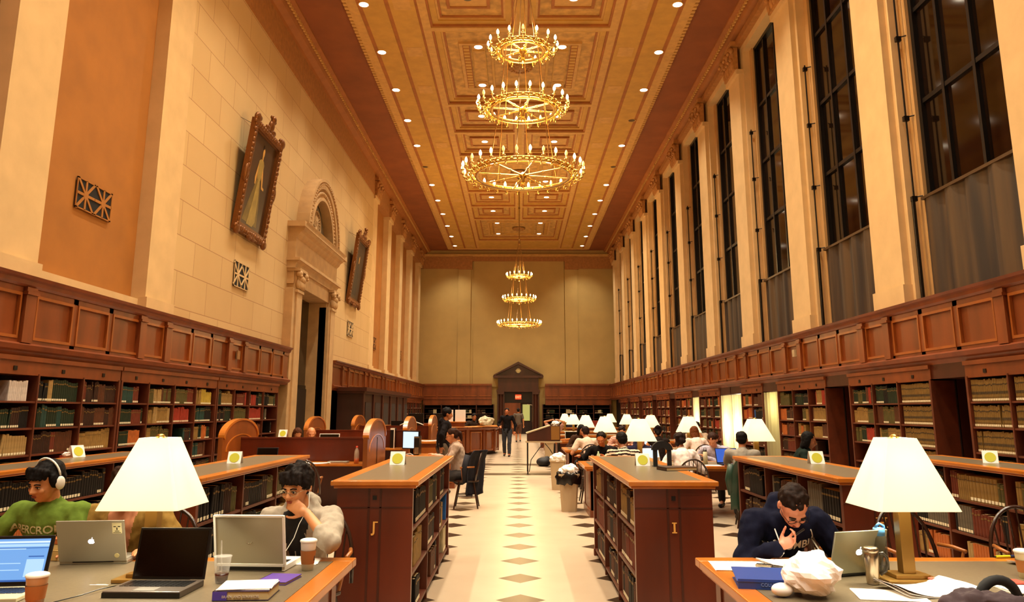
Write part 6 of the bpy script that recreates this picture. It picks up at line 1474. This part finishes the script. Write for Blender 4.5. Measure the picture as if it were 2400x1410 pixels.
# reference desk things
for x, lb in ((-2.5, 'left of the two tall white panels on the reference desk'), (-2.05, 'right of the two tall white panels on the reference desk')):
    tag(MB().box(-.19, .19, 0, .02, 0, .42).box(-.19, .19, -.01, .0, .0, .02).build('notice_panel', PAPER, loc=(x, 28.3, 1.2)), lb, 'notice board')
monitor((-1.35, 30.0, 1.02), 2.8, MATS['off_screen'], 'black monitor on the aisle side of the reference desk')
m_ = MB(); crumple(m_, (0, 0, .15), .26, 40, fl=.7); tag(m_.build('canvas_bag', mat('pale_canvas', '#c8b898', .8), loc=(-1.15, 28.9, 1.04)), 'pale canvas bag slumped on the reference desk counter', 'bag')
Rr = random.Random(9)
for k in range(9):
    c = ['teal', 'olive', 'cream', 'tan', 'brown', 'dark green', 'cream', 'red brown', 'grey'][k]
    me = book_mesh(c, .045, .28, .2, False); o = bpy.data.objects.new('book', me); COL.objects.link(o); o.location = (-3.55+k*.052, 31.6, 1.02); tag(o, c+' book %s in the row on the reference desk' % ('leftmost' if k == 0 else 'rightmost' if k == 8 else 'at place '+'one two three four five six seven eight'.split()[k]), 'book', c+' reference desk books')
root = empty('desk_riser', (-3.7, 31.5, 0), 0, 'low wooden pedestal inside the reference desk carrying books', 'pedestal'); MB().box(0, .8, 0, .4, 0, 1.02).build('pedestal_body', W_RED, root)
# desks and papers far right of the aisle
side_desk(1.0, 2.6, 34.2, 35.0, .85, 'distant wooden counter with papers near the timber doorway')
paper((1.6, 34.5, .851), .2, .5, .3, 'white papers on the distant counter near the doorway', 4, curl=.05, seed=41)
tag(MB().box(-.25, .25, -.1, .1, 0, .3).build('red_box', mat('brick_red', '#8a2c1c', .6), loc=(3.4, 34.9, .85)), 'dark red box on the distant right-hand counter', 'box')
side_desk(2.9, 6.0, 34.6, 35.3, .85, 'long distant wooden counter with a red box')
tag(MB().ell((0, 0, .12), (.22, .28, .14)).ell((.1, .1, .2), (.1, .1, .08)).build('backpack', mat('black_nylon', '#120e10', .7), loc=(.78, 23.2, 0)), 'black backpack on the floor behind the display stand', 'backpack')

o = bpy.data.objects.new('book', book_mesh('blue', .05, .3, .2, False)); COL.objects.link(o); o.location = (-.80, 9.0, .4); o.rotation_euler = (0, .16, math.pi/2); tag(o, 'tall bright blue book leaning at the far end of the J bookcase', 'book')
# ---------------- place the books ----------------
def proj(x, y, z):
    z -= 1.6; c, s = math.cos(PITCH), math.sin(PITCH); zc = y*c+z*s; yc = -y*s+z*c
    return 1212+1800*x/zc, 610-1800*yc/zc, zc
def score(b):
    (x, y, z), rz, tilt, col, t, h, d = b[:7]
    px, py, zc = proj(x, y, z+h/2)
    if not (-10 < px < 2410 and -10 < py < 1420): return -1
    place = b[8]
    if z < .95 and 'counter' not in str(place) and 'aisle' not in str(place): return -.5
    if place[1].startswith('left bookcase') and z < .6: return -.5
    for (u0, v0, u1, v1) in ((228, 1030, 470, 1190), (1990, 1040, 2275, 1195)):
        if u0+30 < px < u1-30 and v0 < py < v1: return -.4
    if abs(rz) < .1: wpx = t*1800/zc
    else:
        x0 = proj(x, y-t/2, z)[0]; x1 = proj(x, y+t/2, z)[0]; wpx = abs(x1-x0)
    return wpx*h*1800/zc*(.45 if col in ('black', 'dark brown') else 1)
BOOKS.sort(key=score, reverse=True)
ind = [b for b in BOOKS if score(b) > 0][:300]; rest = BOOKS[300:]
ORDN = 'first second third fourth fifth sixth seventh eighth ninth tenth eleventh twelfth thirteenth fourteenth fifteenth sixteenth seventeenth eighteenth nineteenth twentieth'.split()
def ordn(n): return ORDN[n] if n < 20 else '%dth' % (n+1) if (n+1) % 10 not in (1, 2, 3) else '%d%s' % (n+1, {1: 'st', 2: 'nd', 3: 'rd'}[(n+1) % 10])
SEC = {}
for b in BOOKS: SEC.setdefault(b[9], []).append((b[0][1], b[0][0]))
for v in SEC.values(): v.sort()
for (loc, rz, tilt, col, t, h, d, lab, grp, place) in ind:
    me = book_mesh(col, t, h, d, lab)
    o = bpy.data.objects.new('book', me); COL.objects.link(o)
    o.location = loc; o.rotation_euler = Euler((0, tilt, rz), 'XYZ') if abs(rz) < .1 else (Matrix.Rotation(rz, 3, 'Z') @ Matrix.Rotation(tilt, 3, 'Y')).to_euler()
    sh, where, i, n = place
    pos = ['nearest section', 'second section', 'third section', 'fourth section', 'fifth section'][i]
    cc = {'banded tan': 'tan dark-banded'}.get(col, col)
    lbl = '%s book %s from near end, %s shelf, %s, %s' % (cc, ordn(SEC[place].index((loc[1], loc[0]))), sh, pos, where)
    g = 'books, %s shelf, %s, %s' % (sh, pos, where)
    o['label'] = lbl; o['category'] = 'book'; o['group'] = g
rb = MB(); rm = {}; rml = []
def mi(m):
    if m.name not in rm: rm[m.name] = len(rml); rml.append(m)
    return rm[m.name]
for (loc, rz, tilt, col, t, h, d, lab, grp, place) in rest:
    me = book_mesh(col, t, h, d, lab)
    M = Matrix.Translation(loc) @ Matrix.Rotation(rz, 4, 'Z') @ Matrix.Rotation(tilt, 4, 'Y')
    n = len(rb.v); rb.v += [tuple(M @ v.co) for v in me.vertices]
    for p in me.polygons: rb.f.append(tuple(n+i for i in p.vertices)); rb.m.append(mi(me.materials[p.material_index])); rb.sm.append(False)
o = rb.build('shelved_books', rml); o['kind'] = 'stuff'; o['label'] = 'rows of small distant and shadowed books filling the remaining library shelves'; o['category'] = 'books'
print('BOOKS', len(BOOKS), len(ind))
